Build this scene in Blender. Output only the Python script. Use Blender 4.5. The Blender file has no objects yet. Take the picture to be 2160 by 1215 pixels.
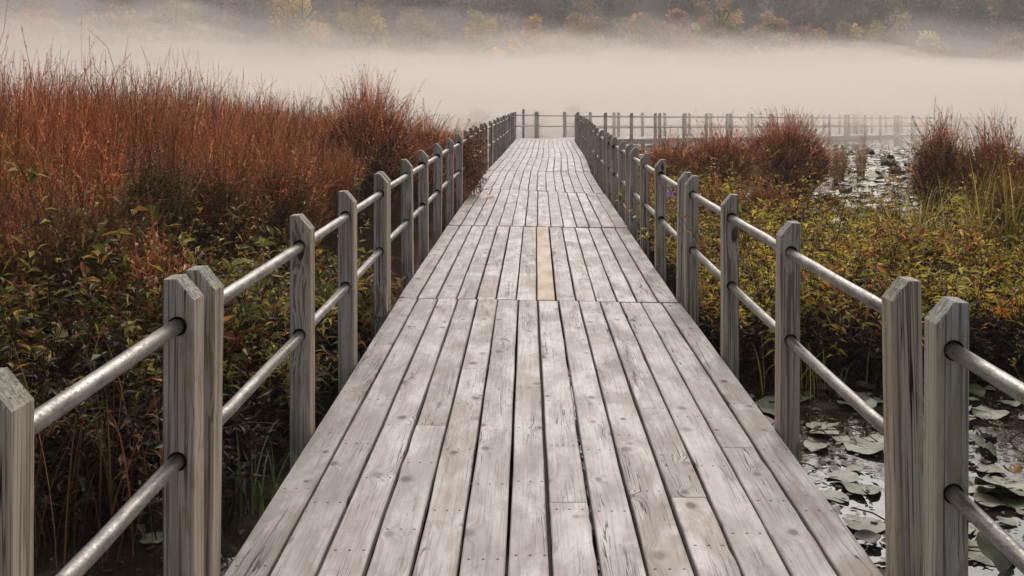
import bpy, math, random
import numpy as np
from mathutils import Vector

random.seed(7)
RNG = np.random.default_rng(11)
SC = bpy.context.scene
COL = SC.collection
F, CU, CV, EYE = 2100.0, 1135.0, 204.0, 1.49     # focal length in photo pixels, vanishing point, eye height
WATER = -0.45
R = math.radians

def at(u, v, y):
    """point seen at photo pixel (u, v) when it stands y metres ahead"""
    return ((u - CU) / F * y, y, EYE - (v - CV) / F * y)

# ------------------------------------------------------------------ object helpers
def link(o, parent=None):
    COL.objects.link(o)
    if parent is not None:
        o.parent = parent
    return o

def tag(o, label=None, cat=None, group=None, kind=None):
    if label: o['label'] = label
    if cat: o['category'] = cat
    if group: o['group'] = group
    if kind: o['kind'] = kind
    return o

def thing(name, label, cat, loc=(0, 0, 0), rz=0.0, group=None):
    o = bpy.data.objects.new(name, None)
    o.empty_display_size = 0.2
    o.location = loc
    o.rotation_euler = (0, 0, rz)
    link(o)
    return tag(o, label, cat, group)

def mesh_np(name, V, polys, mat, col=None, parent=None, smooth=False, uv=None, loc=None):
    """V (n,3); polys: list of (m,k) index arrays; col (n,3 or 4) per vertex; uv: list of (m,k,2) arrays"""
    V = np.asarray(V, dtype=np.float32)
    me = bpy.data.meshes.new(name)
    me.vertices.add(len(V))
    me.vertices.foreach_set('co', V.ravel())
    polys = [np.asarray(p, dtype=np.int32) for p in polys if len(p)]
    li = np.concatenate([p.ravel() for p in polys])
    tot = np.concatenate([np.full(len(p), p.shape[1], dtype=np.int32) for p in polys])
    start = np.concatenate([[0], np.cumsum(tot)[:-1]]).astype(np.int32)
    me.loops.add(len(li))
    me.loops.foreach_set('vertex_index', li)
    me.polygons.add(len(tot))
    me.polygons.foreach_set('loop_start', start)
    me.polygons.foreach_set('loop_total', tot)
    me.polygons.foreach_set('use_smooth', np.full(len(tot), smooth, dtype=bool))
    if col is not None:
        col = np.asarray(col, dtype=np.float32)
        if col.shape[1] == 3:
            col = np.concatenate([col, np.ones((len(col), 1), np.float32)], 1)
        a = me.color_attributes.new('Col', 'FLOAT_COLOR', 'POINT')
        a.data.foreach_set('color', col.ravel())
    if uv is not None:
        l = me.uv_layers.new(name='UVMap')
        l.data.foreach_set('uv', np.concatenate([np.asarray(x, np.float32).reshape(-1) for x in uv]))
    for m in (mat if isinstance(mat, (list, tuple)) else [mat]):
        me.materials.append(m)
    me.update(calc_edges=True)
    o = bpy.data.objects.new(name, me)
    if loc is not None: o.location = loc
    return link(o, parent)

def join(parts):
    """parts: list of (V, polys list, col) -> one"""
    V, C, P, off = [], [], {}, 0
    for v, ps, c in parts:
        V.append(v); C.append(c)
        for p in ps:
            P.setdefault(p.shape[1], []).append(p + off)
        off += len(v)
    return np.concatenate(V), [np.concatenate(x) for x in P.values()], np.concatenate(C)

def norm(a):
    return a / np.maximum(np.linalg.norm(a, axis=-1, keepdims=True), 1e-9)

def tubes(path, r, col, sides=3):
    """path (N,K,3), r (N,K), col (N,K,3): tapered tubes"""
    N, K, _ = path.shape
    t = norm(np.gradient(path, axis=1))
    ref = np.where(np.abs(t[..., 2:3]) > 0.9, np.array([1., 0, 0]), np.array([0, 0, 1.]))
    a = norm(np.cross(t, ref)); b = np.cross(t, a)
    ang = np.arange(sides) * 2 * math.pi / sides
    V = path[:, :, None, :] + r[:, :, None, None] * (a[:, :, None, :] * np.cos(ang)[None, None, :, None] + b[:, :, None, :] * np.sin(ang)[None, None, :, None])
    idx = np.arange(N * K * sides).reshape(N, K, sides)
    nx = np.roll(idx, -1, axis=2)
    q = np.stack([idx[:, :-1], nx[:, :-1], nx[:, 1:], idx[:, 1:]], -1).reshape(-1, 4)
    c = np.repeat(col[:, :, None, :], sides, 2).reshape(-1, 3)
    return V.reshape(-1, 3), [q], c

def leaves(base, d, n, L, W, col, bend=0.25, fold=0.25):
    """five-vertex folded leaves"""
    N = len(base)
    d = norm(d); s = norm(np.cross(d, n)); n = np.cross(s, d)
    L = np.broadcast_to(L, (N,))[:, None]; W = np.broadcast_to(W, (N,))[:, None]
    mid = base + d * L * 0.45
    v = np.stack([base,
                  mid + s * W * 0.5 + n * W * fold,
                  mid,
                  mid - s * W * 0.5 + n * W * fold,
                  base + d * L - np.array([0, 0, 1.]) * L * np.asarray(bend)], 1)
    i = np.arange(N)[:, None] * 5
    t = np.concatenate([i + np.array([0, 1, 2]), i + np.array([0, 2, 3]), i + np.array([1, 4, 2]), i + np.array([2, 4, 3])], 0)
    c = np.repeat(col[:, None, :], 5, 1).copy()
    c[:, 4] *= 0.9
    return v.reshape(-1, 3), [t], c.reshape(-1, 3)

def pick(pal, w, n, rng, jit=0.22):
    pal = np.array(pal, dtype=float)
    k = rng.choice(len(pal), n, p=np.array(w) / np.sum(w))
    return pal[k] * np.exp(rng.normal(0, jit, (n, 1))) * np.exp(rng.normal(0, jit * 0.3, (n, 3)))

def fbm(x, y, s=1.0, seed=0.0):
    return (np.sin(x * 1.3 / s + seed) * np.cos(y * 1.1 / s - seed * 1.7) + 0.6 * np.sin(x * 2.9 / s - y * 1.9 / s + seed * 2.3)
            + 0.35 * np.sin(x * 5.7 / s + y * 4.6 / s + seed * .7)) / 1.6

# ------------------------------------------------------------------ materials
def new_mat(name):
    m = bpy.data.materials.new(name)
    m.use_nodes = True
    nt = m.node_tree
    nt.nodes.clear()
    return m, nt

class NT:
    def __init__(s, nt): s.nt = nt
    def n(s, typ, **kw):
        nd = s.nt.nodes.new(typ)
        for k, v in kw.items(): setattr(nd, k, v)
        return nd
    def l(s, a, b): s.nt.links.new(a, b)
    def put(s, sock, v):
        if isinstance(v, bpy.types.NodeSocket): s.l(v, sock)
        else: sock.default_value = v
    def math(s, op, a, b=0.0, clamp=False):
        nd = s.n('ShaderNodeMath', operation=op, use_clamp=clamp)
        s.put(nd.inputs[0], a); s.put(nd.inputs[1], b)
        return nd.outputs[0]
    def vmul(s, a, b):
        nd = s.n('ShaderNodeVectorMath', operation='MULTIPLY'); s.put(nd.inputs[0], a); s.put(nd.inputs[1], b); return nd.outputs[0]
    def vadd(s, a, b):
        nd = s.n('ShaderNodeVectorMath', operation='ADD'); s.put(nd.inputs[0], a); s.put(nd.inputs[1], b); return nd.outputs[0]
    def noise(s, vec, scale=1.0, detail=3.0, rough=0.55, dist=0.0):
        nd = s.n('ShaderNodeTexNoise'); s.put(nd.inputs['Vector'], vec)
        nd.inputs['Scale'].default_value = scale; nd.inputs['Detail'].default_value = detail
        nd.inputs['Roughness'].default_value = rough; nd.inputs['Distortion'].default_value = dist
        return nd.outputs['Fac']
    def ramp(s, fac, lo, hi, a=0.0, b=1.0):
        nd = s.n('ShaderNodeMapRange', interpolation_type='SMOOTHSTEP')
        s.put(nd.inputs['Value'], fac)
        nd.inputs['From Min'].default_value = lo; nd.inputs['From Max'].default_value = hi
        nd.inputs['To Min'].default_value = a; nd.inputs['To Max'].default_value = b
        return nd.outputs['Result']
    def mix(s, fac, a, b, mode='MIX'):
        nd = s.n('ShaderNodeMix', data_type='RGBA', blend_type=mode)
        s.put(nd.inputs['Factor'], fac)
        for k, v in ((6, a), (7, b)):
            if isinstance(v, bpy.types.NodeSocket): s.l(v, nd.inputs[k])
            else: nd.inputs[k].default_value = (*v, 1.0)
        return nd.outputs[2]
    def out(s, surf=None, vol=None):
        o = s.n('ShaderNodeOutputMaterial')
        if surf is not None: s.l(surf, o.inputs['Surface'])
        if vol is not None: s.l(vol, o.inputs['Volume'])
    def bsdf(s, col, rough=0.6, metal=0.0, spec=0.5, normal=None):
        b = s.n('ShaderNodeBsdfPrincipled')
        if isinstance(col, bpy.types.NodeSocket): s.l(col, b.inputs['Base Color'])
        else: b.inputs['Base Color'].default_value = (*col, 1.0)
        s.put(b.inputs['Roughness'], rough); s.put(b.inputs['Metallic'], metal)
        b.inputs['Specular IOR Level'].default_value = spec
        if normal is not None: s.l(normal, b.inputs['Normal'])
        return b.outputs[0]
    def bump(s, h, strength=0.3, dist=0.01):
        nd = s.n('ShaderNodeBump'); s.l(h, nd.inputs['Height'])
        nd.inputs['Strength'].default_value = strength; nd.inputs['Distance'].default_value = dist
        return nd.outputs[0]

def leaf_mat(name, rough=0.5, spec=0.35, trans=0.25, gain=1.0):
    m, nt = new_mat(name); t = NT(nt)
    a = t.n('ShaderNodeAttribute', attribute_name='Col').outputs['Color']
    if gain != 1.0: a = t.mix(1.0, a, (gain, gain, gain), 'MULTIPLY')
    p = t.bsdf(a, rough, 0, spec)
    if trans > 0:
        tr = t.n('ShaderNodeBsdfTranslucent'); t.l(a, tr.inputs[0])
        mx = t.n('ShaderNodeMixShader'); mx.inputs[0].default_value = trans
        t.l(p, mx.inputs[1]); t.l(tr.outputs[0], mx.inputs[2]); p = mx.outputs[0]
    t.out(p)
    return m

def deck_mat():
    m, nt = new_mat('weathered_plank'); t = NT(nt)
    uv = t.n('ShaderNodeUVMap').outputs[0]
    att = t.n('ShaderNodeAttribute', attribute_name='Col')
    sep = t.n('ShaderNodeSeparateColor'); t.l(att.outputs['Color'], sep.inputs[0])
    tone, hue, seed = sep.outputs[0], sep.outputs[1], sep.outputs[2]
    comb = t.n('ShaderNodeCombineXYZ')
    t.l(t.math('MULTIPLY', seed, 37.0), comb.inputs[0]); t.l(t.math('MULTIPLY', seed, 91.0), comb.inputs[1]); t.l(t.math('MULTIPLY', seed, 53.0), comb.inputs[2])
    p = t.vadd(uv, comb.outputs[0])
    # round knots that bend the grain around them
    vk = t.n('ShaderNodeTexVoronoi', feature='F1', voronoi_dimensions='2D'); t.l(t.vmul(p, (4.2, 3.2, 1.0)), vk.inputs['Vector']); vk.inputs['Scale'].default_value = 1.0
    kd = vk.outputs['Distance']
    ksep = t.n('ShaderNodeSeparateColor'); t.l(vk.outputs['Color'], ksep.inputs[0])
    kon = t.math('GREATER_THAN', ksep.outputs[0], 0.45)
    krad = t.math('ADD', t.math('MULTIPLY', ksep.outputs[1], 0.055), 0.035)
    kq = t.math('DIVIDE', kd, krad)
    knot = t.math('MULTIPLY', t.ramp(kq, 0.75, 1.1, 1.0, 0.0), kon)
    kring = t.math('MULTIPLY', t.math('MULTIPLY', t.ramp(kq, 1.0, 1.9, 1.0, 0.0), kon), 0.45)
    swirl = t.math('MULTIPLY', t.math('MULTIPLY', t.ramp(kq, 0.6, 4.0, 1.0, 0.0), kon), 0.03)
    pw = t.vadd(p, t.vmul(t.n('ShaderNodeCombineXYZ').outputs[0], (0, 0, 0)))
    cw = t.n('ShaderNodeCombineXYZ'); t.l(swirl, cw.inputs[0])
    pw = t.vadd(p, cw.outputs[0])
    g1 = t.noise(t.vmul(pw, (62, 1.7, 1)), 1, 5, 0.6, 0.9)
    g2 = t.noise(t.vmul(pw, (190, 5.0, 1)), 1, 3, 0.6, 0.3)
    blot = t.noise(t.vmul(p, (7.0, 2.6, 1)), 1, 5, 0.65, 0.4)
    blot2 = t.noise(t.vmul(p, (15.0, 6.0, 1)), 1, 5, 0.7, 1.5)
    wornp = t.noise(t.vmul(p, (34, 11, 1)), 1, 6, 0.75, 1.0)
    cr = t.noise(t.vmul(pw, (19, 0.75, 1)), 1, 3, 0.5, 0.5)
    crm = t.noise(t.vmul(p, (9, 1.1, 1)), 1.0, 2, 0.5)
    crack = t.math('MULTIPLY', t.ramp(t.math('ABSOLUTE', t.math('SUBTRACT', cr, 0.5)), 0.002, 0.010, 1.0, 0.0), t.ramp(crm, 0.52, 0.64))
    cr2 = t.noise(t.vmul(pw, (75, 1.9, 1)), 1, 2, 0.5, 0.2)
    fine = t.math('MULTIPLY', t.ramp(t.math('ABSOLUTE', t.math('SUBTRACT', cr2, 0.47)), 0.004, 0.022, 1.0, 0.0), t.ramp(crm, 0.44, 0.66))
    c = t.mix(hue, (0.42, 0.38, 0.365), (0.40, 0.335, 0.285))
    c = t.mix(t.ramp(blot, 0.40, 0.68, 0.0, 0.9), c, (0.56, 0.52, 0.51))
    c = t.mix(t.ramp(blot2, 0.52, 0.72, 0.0, 0.5), c, (0.28, 0.225, 0.19))
    c = t.mix(t.ramp(g1, 0.46, 0.72, 0.0, 0.55), c, (0.22, 0.175, 0.15))
    c = t.mix(t.ramp(g2, 0.5, 0.8, 0.0, 0.5), c, (0.20, 0.165, 0.145))
    c = t.mix(t.ramp(wornp, 0.64, 0.74, 0.0, 0.4), c, (0.17, 0.14, 0.13))
    c = t.mix(kring, c, (0.19, 0.14, 0.115))
    c = t.mix(t.math('MULTIPLY', knot, t.math('ADD', t.math('MULTIPLY', ksep.outputs[2], 0.6), 0.4)), c, (0.10, 0.075, 0.065))
    c = t.mix(t.math('MULTIPLY', fine, 0.7), c, (0.09, 0.065, 0.055))
    c = t.mix(crack, c, (0.02, 0.014, 0.012))
    ob = t.n('ShaderNodeTexCoord').outputs['Object']
    stn = t.noise(t.vmul(ob, (2.6, 1.3, 1)), 1, 6, 0.7, 0.8)
    c = t.mix(t.ramp(stn, 0.5, 0.7, 0.0, 0.5), c, (0.21, 0.18, 0.165))    # old damp stains across the boards
    # nail heads over each joist
    suv = t.n('ShaderNodeSeparateXYZ'); t.l(uv, suv.inputs[0])
    fv = t.math('SUBTRACT', t.math('FRACT', t.math('DIVIDE', t.math('ADD', suv.outputs[1], t.math('MULTIPLY', t.math('SUBTRACT', seed, 0.5), 0.03)), 0.62)), 0.5)
    dv = t.math('MULTIPLY', fv, 0.62)
    fu = t.math('SUBTRACT', t.math('FRACT', t.math('DIVIDE', suv.outputs[0], 0.046)), 0.5)
    du = t.math('MULTIPLY', fu, 0.046)
    dn = t.math('SQRT', t.math('ADD', t.math('MULTIPLY', dv, dv), t.math('MULTIPLY', du, du)))
    nail = t.ramp(dn, 0.0042, 0.0062, 1.0, 0.0)
    c = t.mix(nail, c, (0.035, 0.026, 0.024))
    c = t.mix(1.0, c, tone, 'MULTIPLY')
    tn = t.n('ShaderNodeCombineColor'); g = t.math('ADD', t.math('MULTIPLY', tone, 0.42), 0.74)
    for k in range(3): t.l(g, tn.inputs[k])
    # alpha carries the odd new tan board
    al = att.outputs['Alpha']
    c2 = t.mix(1.0, c.node.inputs[6].links[0].from_socket, tn.outputs[0], 'MULTIPLY')
    c2 = t.mix(t.math('SUBTRACT', 1.0, al), c2, (0.52, 0.335, 0.215))
    h = t.math('SUBTRACT', t.math('SUBTRACT', t.math('MULTIPLY', g1, -0.6), t.math('MULTIPLY', g2, 0.3)), t.math('MULTIPLY', t.math('ADD', crack, t.math('MULTIPLY', fine, 0.4)), 1.2))
    t.out(t.bsdf(c2, t.ramp(blot, 0.3, 0.7, 0.75, 0.5), 0, 0.35, t.bump(h, 0.5, 0.004)))
    return m

def post_mat():
    m, nt = new_mat('weathered_post'); t = NT(nt)
    tc = t.n('ShaderNodeTexCoord').outputs['Object']
    rnd = t.n('ShaderNodeObjectInfo').outputs['Random']
    comb = t.n('ShaderNodeCombineXYZ')
    t.l(t.math('MULTIPLY', rnd, 31.0), comb.inputs[0]); t.l(t.math('MULTIPLY', rnd, 57.0), comb.inputs[1]); t.l(t.math('MULTIPLY', rnd, 23.0), comb.inputs[2])
    p = t.vadd(tc, comb.outputs[0])
    vk = t.n('ShaderNodeTexVoronoi', feature='F1'); t.l(t.vmul(p, (7, 7, 2.6)), vk.inputs['Vector']); vk.inputs['Scale'].default_value = 1.0
    ksep = t.n('ShaderNodeSeparateColor'); t.l(vk.outputs['Color'], ksep.inputs[0])
    kon = t.math('GREATER_THAN', ksep.outputs[0], 0.5)
    kd = vk.outputs['Distance']
    knot = t.math('MULTIPLY', t.ramp(kd, 0.10, 0.14, 1.0, 0.0), kon)
    sw = t.n('ShaderNodeCombineXYZ'); s_ = t.math('MULTIPLY', t.math('MULTIPLY', t.ramp(kd, 0.05, 0.5, 1.0, 0.0), kon), 0.02)
    t.l(s_, sw.inputs[0]); t.l(s_, sw.inputs[1])
    pw = t.vadd(p, sw.outputs[0])
    g1 = t.noise(t.vmul(pw, (85, 85, 1.1)), 1, 4, 0.6, 0.6)
    g2 = t.noise(t.vmul(pw, (24, 24, 0.7)), 1, 4, 0.6, 0.8)
    blot = t.noise(t.vmul(p, (9, 9, 2.2)), 1, 4, 0.6, 0.3)
    cr = t.noise(t.vmul(pw, (26, 26, 0.4)), 1, 2, 0.5, 0.3)
    crm = t.noise(t.vmul(p, (4, 4, 1.3)), 1, 2, 0.5)
    crack = t.math('MULTIPLY', t.ramp(t.math('ABSOLUTE', t.math('SUBTRACT', cr, 0.5)), 0.004, 0.014, 1.0, 0.0), t.ramp(crm, 0.45, 0.57))
    c = t.mix(rnd, (0.42, 0.40, 0.375), (0.51, 0.42, 0.335))
    c = t.mix(t.ramp(blot, 0.35, 0.68, 0.0, 0.8), c, (0.48, 0.47, 0.465))
    c = t.mix(t.ramp(g1, 0.49, 0.60, 0.0, 0.85), c, (0.12, 0.09, 0.07))
    c = t.mix(t.ramp(g2, 0.48, 0.70, 0.0, 0.6), c, (0.17, 0.145, 0.13))
    c = t.mix(knot, c, (0.04, 0.03, 0.026))
    c = t.mix(crack, c, (0.022, 0.016, 0.014))
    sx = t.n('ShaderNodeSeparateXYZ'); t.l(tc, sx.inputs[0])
    c = t.mix(t.math('MULTIPLY', t.ramp(sx.outputs[0], 0.02, 0.0, 0.0, 0.75), t.ramp(g1, 0.7, 0.4)), c, (0.50, 0.40, 0.29))   # warm light on the walkway face, painted as a tan tint
    st = t.noise(t.vmul(p, (14, 14, 3.0)), 1, 5, 0.65, 0.6)
    c = t.mix(t.ramp(st, 0.52, 0.68, 0.0, 0.65), c, (0.25, 0.225, 0.125))      # greenish stains
    c = t.mix(t.ramp(st, 0.44, 0.32, 0.0, 0.5), c, (0.22, 0.15, 0.10))        # brown stains
    # lichen on the cut tops
    nz = t.n('ShaderNodeSeparateXYZ'); t.l(t.n('ShaderNodeNewGeometry').outputs['True Normal'], nz.inputs[0])
    top = t.ramp(nz.outputs[2], 0.3, 0.6)
    li = t.noise(t.vmul(p, (60, 60, 60)), 1, 4, 0.7, 0.5)
    c = t.mix(t.math('MULTIPLY', top, t.ramp(li, 0.45, 0.6, 0.15, 0.8)), c, (0.17, 0.185, 0.13))
    c = t.mix(t.math('MULTIPLY', top, t.ramp(li, 0.42, 0.36, 0.0, 0.8)), c, (0.05, 0.045, 0.035))
    # green algae low down on some posts
    sz = t.n('ShaderNodeSeparateXYZ'); t.l(tc, sz.inputs[0])
    c = t.mix(t.math('MULTIPLY', t.ramp(blot, 0.5, 0.7, 0.0, 0.5), t.ramp(sz.outputs[2], 0.35, -0.1)), c, (0.10, 0.10, 0.055))
    h = t.math('SUBTRACT', t.math('MULTIPLY', g1, -0.7), t.math('MULTIPLY', crack, 1.5))
    t.out(t.bsdf(c, 0.72, 0, 0.3, t.bump(h, 0.6, 0.005)))
    return m

def pipe_mat():
    m, nt = new_mat('galvanised_pipe'); t = NT(nt)
    tc = t.n('ShaderNodeTexCoord').outputs['Object']
    a = t.noise(t.vmul(tc, (30, 9, 30)), 1, 6, 0.7)
    b = t.noise(t.vmul(tc, (120, 120, 120)), 1, 3, 0.6)
    c = t.mix(t.ramp(a, 0.35, 0.65), (0.29, 0.27, 0.245), (0.13, 0.115, 0.10))
    c = t.mix(t.ramp(b, 0.58, 0.7, 0, 0.6), c, (0.06, 0.05, 0.045))
    t.out(t.bsdf(c, t.ramp(b, 0.3, 0.7, 0.3, 0.55), 0.6, 0.5, t.bump(b, 0.5, 0.003)))
    return m

def plain(name, col, rough=0.8, spec=0.3):
    m, nt = new_mat(name); t = NT(nt)
    tc = t.n('ShaderNodeTexCoord').outputs['Object']
    n = t.noise(t.vmul(tc, (9, 9, 9)), 1, 5, 0.6)
    c = t.mix(n, tuple(x * 0.6 for x in col), tuple(min(1, x * 1.35) for x in col))
    t.out(t.bsdf(c, rough, 0, spec))
    return m

def water_mat():
    m, nt = new_mat('pond_water'); t = NT(nt)
    g = t.n('ShaderNodeNewGeometry').outputs['Position']
    n1 = t.noise(t.vmul(g, (5, 7, 1)), 1, 3, 0.5, 0.4)
    scum = t.noise(t.vmul(g, (1.3, 1.6, 1)), 1, 6, 0.7, 0.8)
    c = t.mix(t.ramp(scum, 0.5, 0.7), (0.022, 0.017, 0.012), (0.06, 0.05, 0.03))
    b = t.n('ShaderNodeBsdfPrincipled')
    t.l(c, b.inputs['Base Color'])
    t.put(b.inputs['Roughness'], t.ramp(scum, 0.45, 0.75, 0.03, 0.22))
    b.inputs['IOR'].default_value = 1.45
    b.inputs['Specular IOR Level'].default_value = 0.9
    t.l(t.bump(n1, 0.12, 0.03), b.inputs['Normal'])
    t.out(b.outputs[0])
    return m

def pad_mat(name, a, b_, spot, rough=0.45):
    m, nt = new_mat(name); t = NT(nt)
    tc = t.n('ShaderNodeTexCoord').outputs['Object']
    rnd = t.n('ShaderNodeObjectInfo').outputs['Random']
    comb = t.n('ShaderNodeCombineXYZ')
    for k in range(3): t.l(t.math('MULTIPLY', rnd, 17.0 + 9 * k), comb.inputs[k])
    p = t.vadd(tc, comb.outputs[0])
    n1 = t.noise(t.vmul(p, (9, 9, 9)), 1, 5, 0.6, 0.4)
    n2 = t.noise(t.vmul(p, (45, 45, 45)), 1, 4, 0.7)
    c = t.mix(rnd, a, b_)
    c = t.mix(t.ramp(n1, 0.5, 0.68, 0, 0.9), c, spot)
    c = t.mix(t.ramp(n2, 0.6, 0.7, 0, 0.7), c, tuple(x * 0.45 for x in spot))
    t.out(t.bsdf(c, rough, 0, 0.55, t.bump(n1, 0.3, 0.01)))
    return m

def volume_mat(name, col, dens, aniso):
    m, nt = new_mat(name); t = NT(nt)
    v = t.n('ShaderNodeVolumePrincipled')
    v.inputs['Color'].default_value = (*col, 1)
    v.inputs['Density'].default_value = dens
    v.inputs['Anisotropy'].default_value = aniso
    v.inputs['Density Attribute'].default_value = ''
    t.out(None, v.outputs[0])
    return m

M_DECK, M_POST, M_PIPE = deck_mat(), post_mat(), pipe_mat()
M_HOLE = plain('dark_drilled_hole', (0.012, 0.009, 0.008), 0.9, 0.1)
M_JOIST = plain('damp_joist_timber', (0.07, 0.055, 0.045), 0.85)
M_WATER = water_mat()
M_LEAF = leaf_mat('marsh_leaf', 0.5, 0.22, 0.35, 1.75)
M_STALK = leaf_mat('dry_stalk', 0.8, 0.04, 0.12, 2.0)
M_TREE = leaf_mat('tree_leaf', 0.8, 0.05, 0.3, 1.9)
M_BLUE = plain('painted_steel_pole', (0.12, 0.15, 0.22), 0.5)
M_HILL = plain('wooded_hill_soil', (0.05, 0.04, 0.03), 0.95)
M_BED = plain('pond_mud', (0.03, 0.022, 0.016), 0.95)

# ------------------------------------------------------------------ setting
def sheet(name, x0, x1, y0, y1, z, mat, nx=2, ny=2, zf=None):
    X, Y = np.meshgrid(np.linspace(x0, x1, nx), np.linspace(y0, y1, ny))
    Z = np.full_like(X, z) if zf is None else zf(X, Y)
    V = np.stack([X, Y, Z], -1).reshape(-1, 3)
    i = np.arange(nx * ny).reshape(ny, nx)
    q = np.stack([i[:-1, :-1], i[:-1, 1:], i[1:, 1:], i[1:, :-1]], -1).reshape(-1, 4)
    o = mesh_np(name, V, [q], mat, smooth=True)
    return tag(o, kind='structure')

sheet('water', -900, 900, -300, 1200, WATER, M_WATER)

def hill_z(X, Y):
    base = np.clip((Y - 178 + 6 * np.sin(X * 0.021)) / 150, 0, 1)
    return -1.0 + 52 * base ** 0.85 + 2.5 * base * np.sin(X * 0.03 + 1.0)
hill = sheet('hill', -700, 700, 172, 620, 0, M_HILL, 90, 50, hill_z)
tag(hill, 'wooded hillside rising behind the mist across the pond', 'hill')

# ------------------------------------------------------------------ boardwalk
class MB:
    def __init__(s): s.V, s.F, s.UV, s.C, s.MI = [], [], [], [], []
    def build(s, name, mats, parent=None, smooth=False):
        me = bpy.data.meshes.new(name)
        me.from_pydata(s.V, [], s.F)
        if s.UV:
            l = me.uv_layers.new(name='UVMap')
            l.data.foreach_set('uv', np.array([c for f in s.UV for p in f for c in p], dtype=np.float32))
        if s.C:
            a = me.color_attributes.new('Col', 'FLOAT_COLOR', 'POINT')
            a.data.foreach_set('color', np.array(s.C, dtype=np.float32).ravel())
        for m in mats: me.materials.append(m)
        if s.MI: me.polygons.foreach_set('material_index', s.MI)
        if smooth: me.polygons.foreach_set('use_smooth', [True] * len(me.polygons))
        me.update()
        o = bpy.data.objects.new(name, me)
        return link(o, parent)

def plank(mb, a0, a1, b0, b1, col, nseg=9, thick=0.038, crown=0.0):
    """a0,a1 left and right near corners, b0,b1 far corners (Vectors at deck level)"""
    w = (a1 - a0).length
    L = ((b0 + b1) / 2 - (a0 + a1) / 2).length
    base = len(mb.V)
    ch = 0.004
    jl = [random.gauss(0, 0.0012) for _ in range(nseg + 1)]; jr = [random.gauss(0, 0.0012) for _ in range(nseg + 1)]
    v0 = random.uniform(0, 3)
    for k in range(nseg + 1):
        s = k / nseg
        p = a0.lerp(b0, s); q = a1.lerp(b1, s); x = (q - p).normalized()
        p = p + x * jl[k]; q = q + x * jr[k]
        dz = Vector((0, 0, 1)); cz = crown * math.sin(math.pi * s)
        for pt in (p - dz * thick, p - dz * ch, p + x * ch, q - x * ch, q - dz * ch, q - dz * thick):
            mb.V.append(tuple(pt + dz * cz)); mb.C.append(col)
    us = (0.0, 0.0, ch, w - ch, w, w)
    for k in range(nseg):
        for j in range(5):
            i0 = base + k * 6 + j
            mb.F.append((i0, i0 + 1, i0 + 7, i0 + 6))
            va, vb = v0 + L * k / nseg, v0 + L * (k + 1) / nseg
            mb.UV.append(((us[j], va), (us[j + 1], va), (us[j + 1], vb), (us[j], vb)))
    e = base + nseg * 6
    mb.F.append(tuple(base + j for j in (5, 4, 3, 2, 1, 0))); mb.UV.append(tuple((us[j], v0) for j in (5, 4, 3, 2, 1, 0)))
    mb.F.append(tuple(e + j for j in range(6))); mb.UV.append(tuple((us[j], v0 + L) for j in range(6)))

def box(mb, a, b, w, h):
    """square bar from a to b (top centre line), width w, height h below"""
    a, b = Vector(a), Vector(b)
    d = (b - a).normalized(); s = Vector((d.y, -d.x, 0)).normalized() * (w / 2)
    i = len(mb.V)
    for p in (a, b):
        for q in (p - s, p + s, p + s - Vector((0, 0, h)), p - s - Vector((0, 0, h))): mb.V.append(tuple(q))
    mb.F += [(i, i + 3, i + 2, i + 1), (i + 4, i + 5, i + 6, i + 7)]
    mb.F += [(i + k, i + (k + 1) % 4, i + 4 + (k + 1) % 4, i + 4 + k) for k in range(4)]

PW = 0.091
def post_mesh(name='post', ztop=0.95, holes=(0.82, 0.42), zbot=-1.25, faces=(0, 1)):
    """profile in local x: inner (walkway) face at x=0, outer at x=PW, depth along local y +-PW/2; chamfered top"""
    mb = MB()
    b = 0.004
    prof = [(0, zbot), (0, ztop - 0.062), (0.052, ztop), (PW, ztop - 0.002), (PW, zbot)]
    n = len(prof)
    cx = PW / 2
    rows = []
    for yy, ins in ((-PW / 2, b), (-PW / 2 + b, 0), (PW / 2 - b, 0), (PW / 2, b)):
        r = []
        for (x, z) in prof:
            xi = x + (ins if x < cx - 0.001 else -ins if x > cx + 0.02 else 0)
            zi = z - (ins if z > 0.2 else 0)
            mb.V.append((xi, yy, zi)); r.append(len(mb.V) - 1)
        rows.append(r)
    for r0, r1 in zip(rows, rows[1:]):
        for k in range(n):
            mb.F.append((r0[k], r0[(k + 1) % n], r1[(k + 1) % n], r1[k])); mb.MI.append(0)
    mb.F.append(tuple(reversed(rows[0]))); mb.MI.append(0)
    mb.F.append(tuple(rows[3])); mb.MI.append(0)
    if faces:
        for zz in holes:
            for yy, flip in [((-PW / 2 - 0.002, False), (PW / 2 + 0.002, True))[f] for f in faces]:
                i = len(mb.V); N = 20
                for k in range(N):
                    a = 2 * math.pi * k / N
                    mb.V.append((0.048 + 0.0285 * math.cos(a), yy, zz + 0.0285 * math.sin(a)))
                f = tuple(range(i, i + N)); mb.F.append(tuple(reversed(f)) if flip else f); mb.MI.append(1)
    # recalc orientation
    import bmesh
    me = bpy.data.meshes.new(name)
    me.from_pydata(mb.V, [], mb.F)
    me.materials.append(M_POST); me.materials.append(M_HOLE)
    me.polygons.foreach_set('material_index', mb.MI)
    me.update()
    return me

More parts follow.
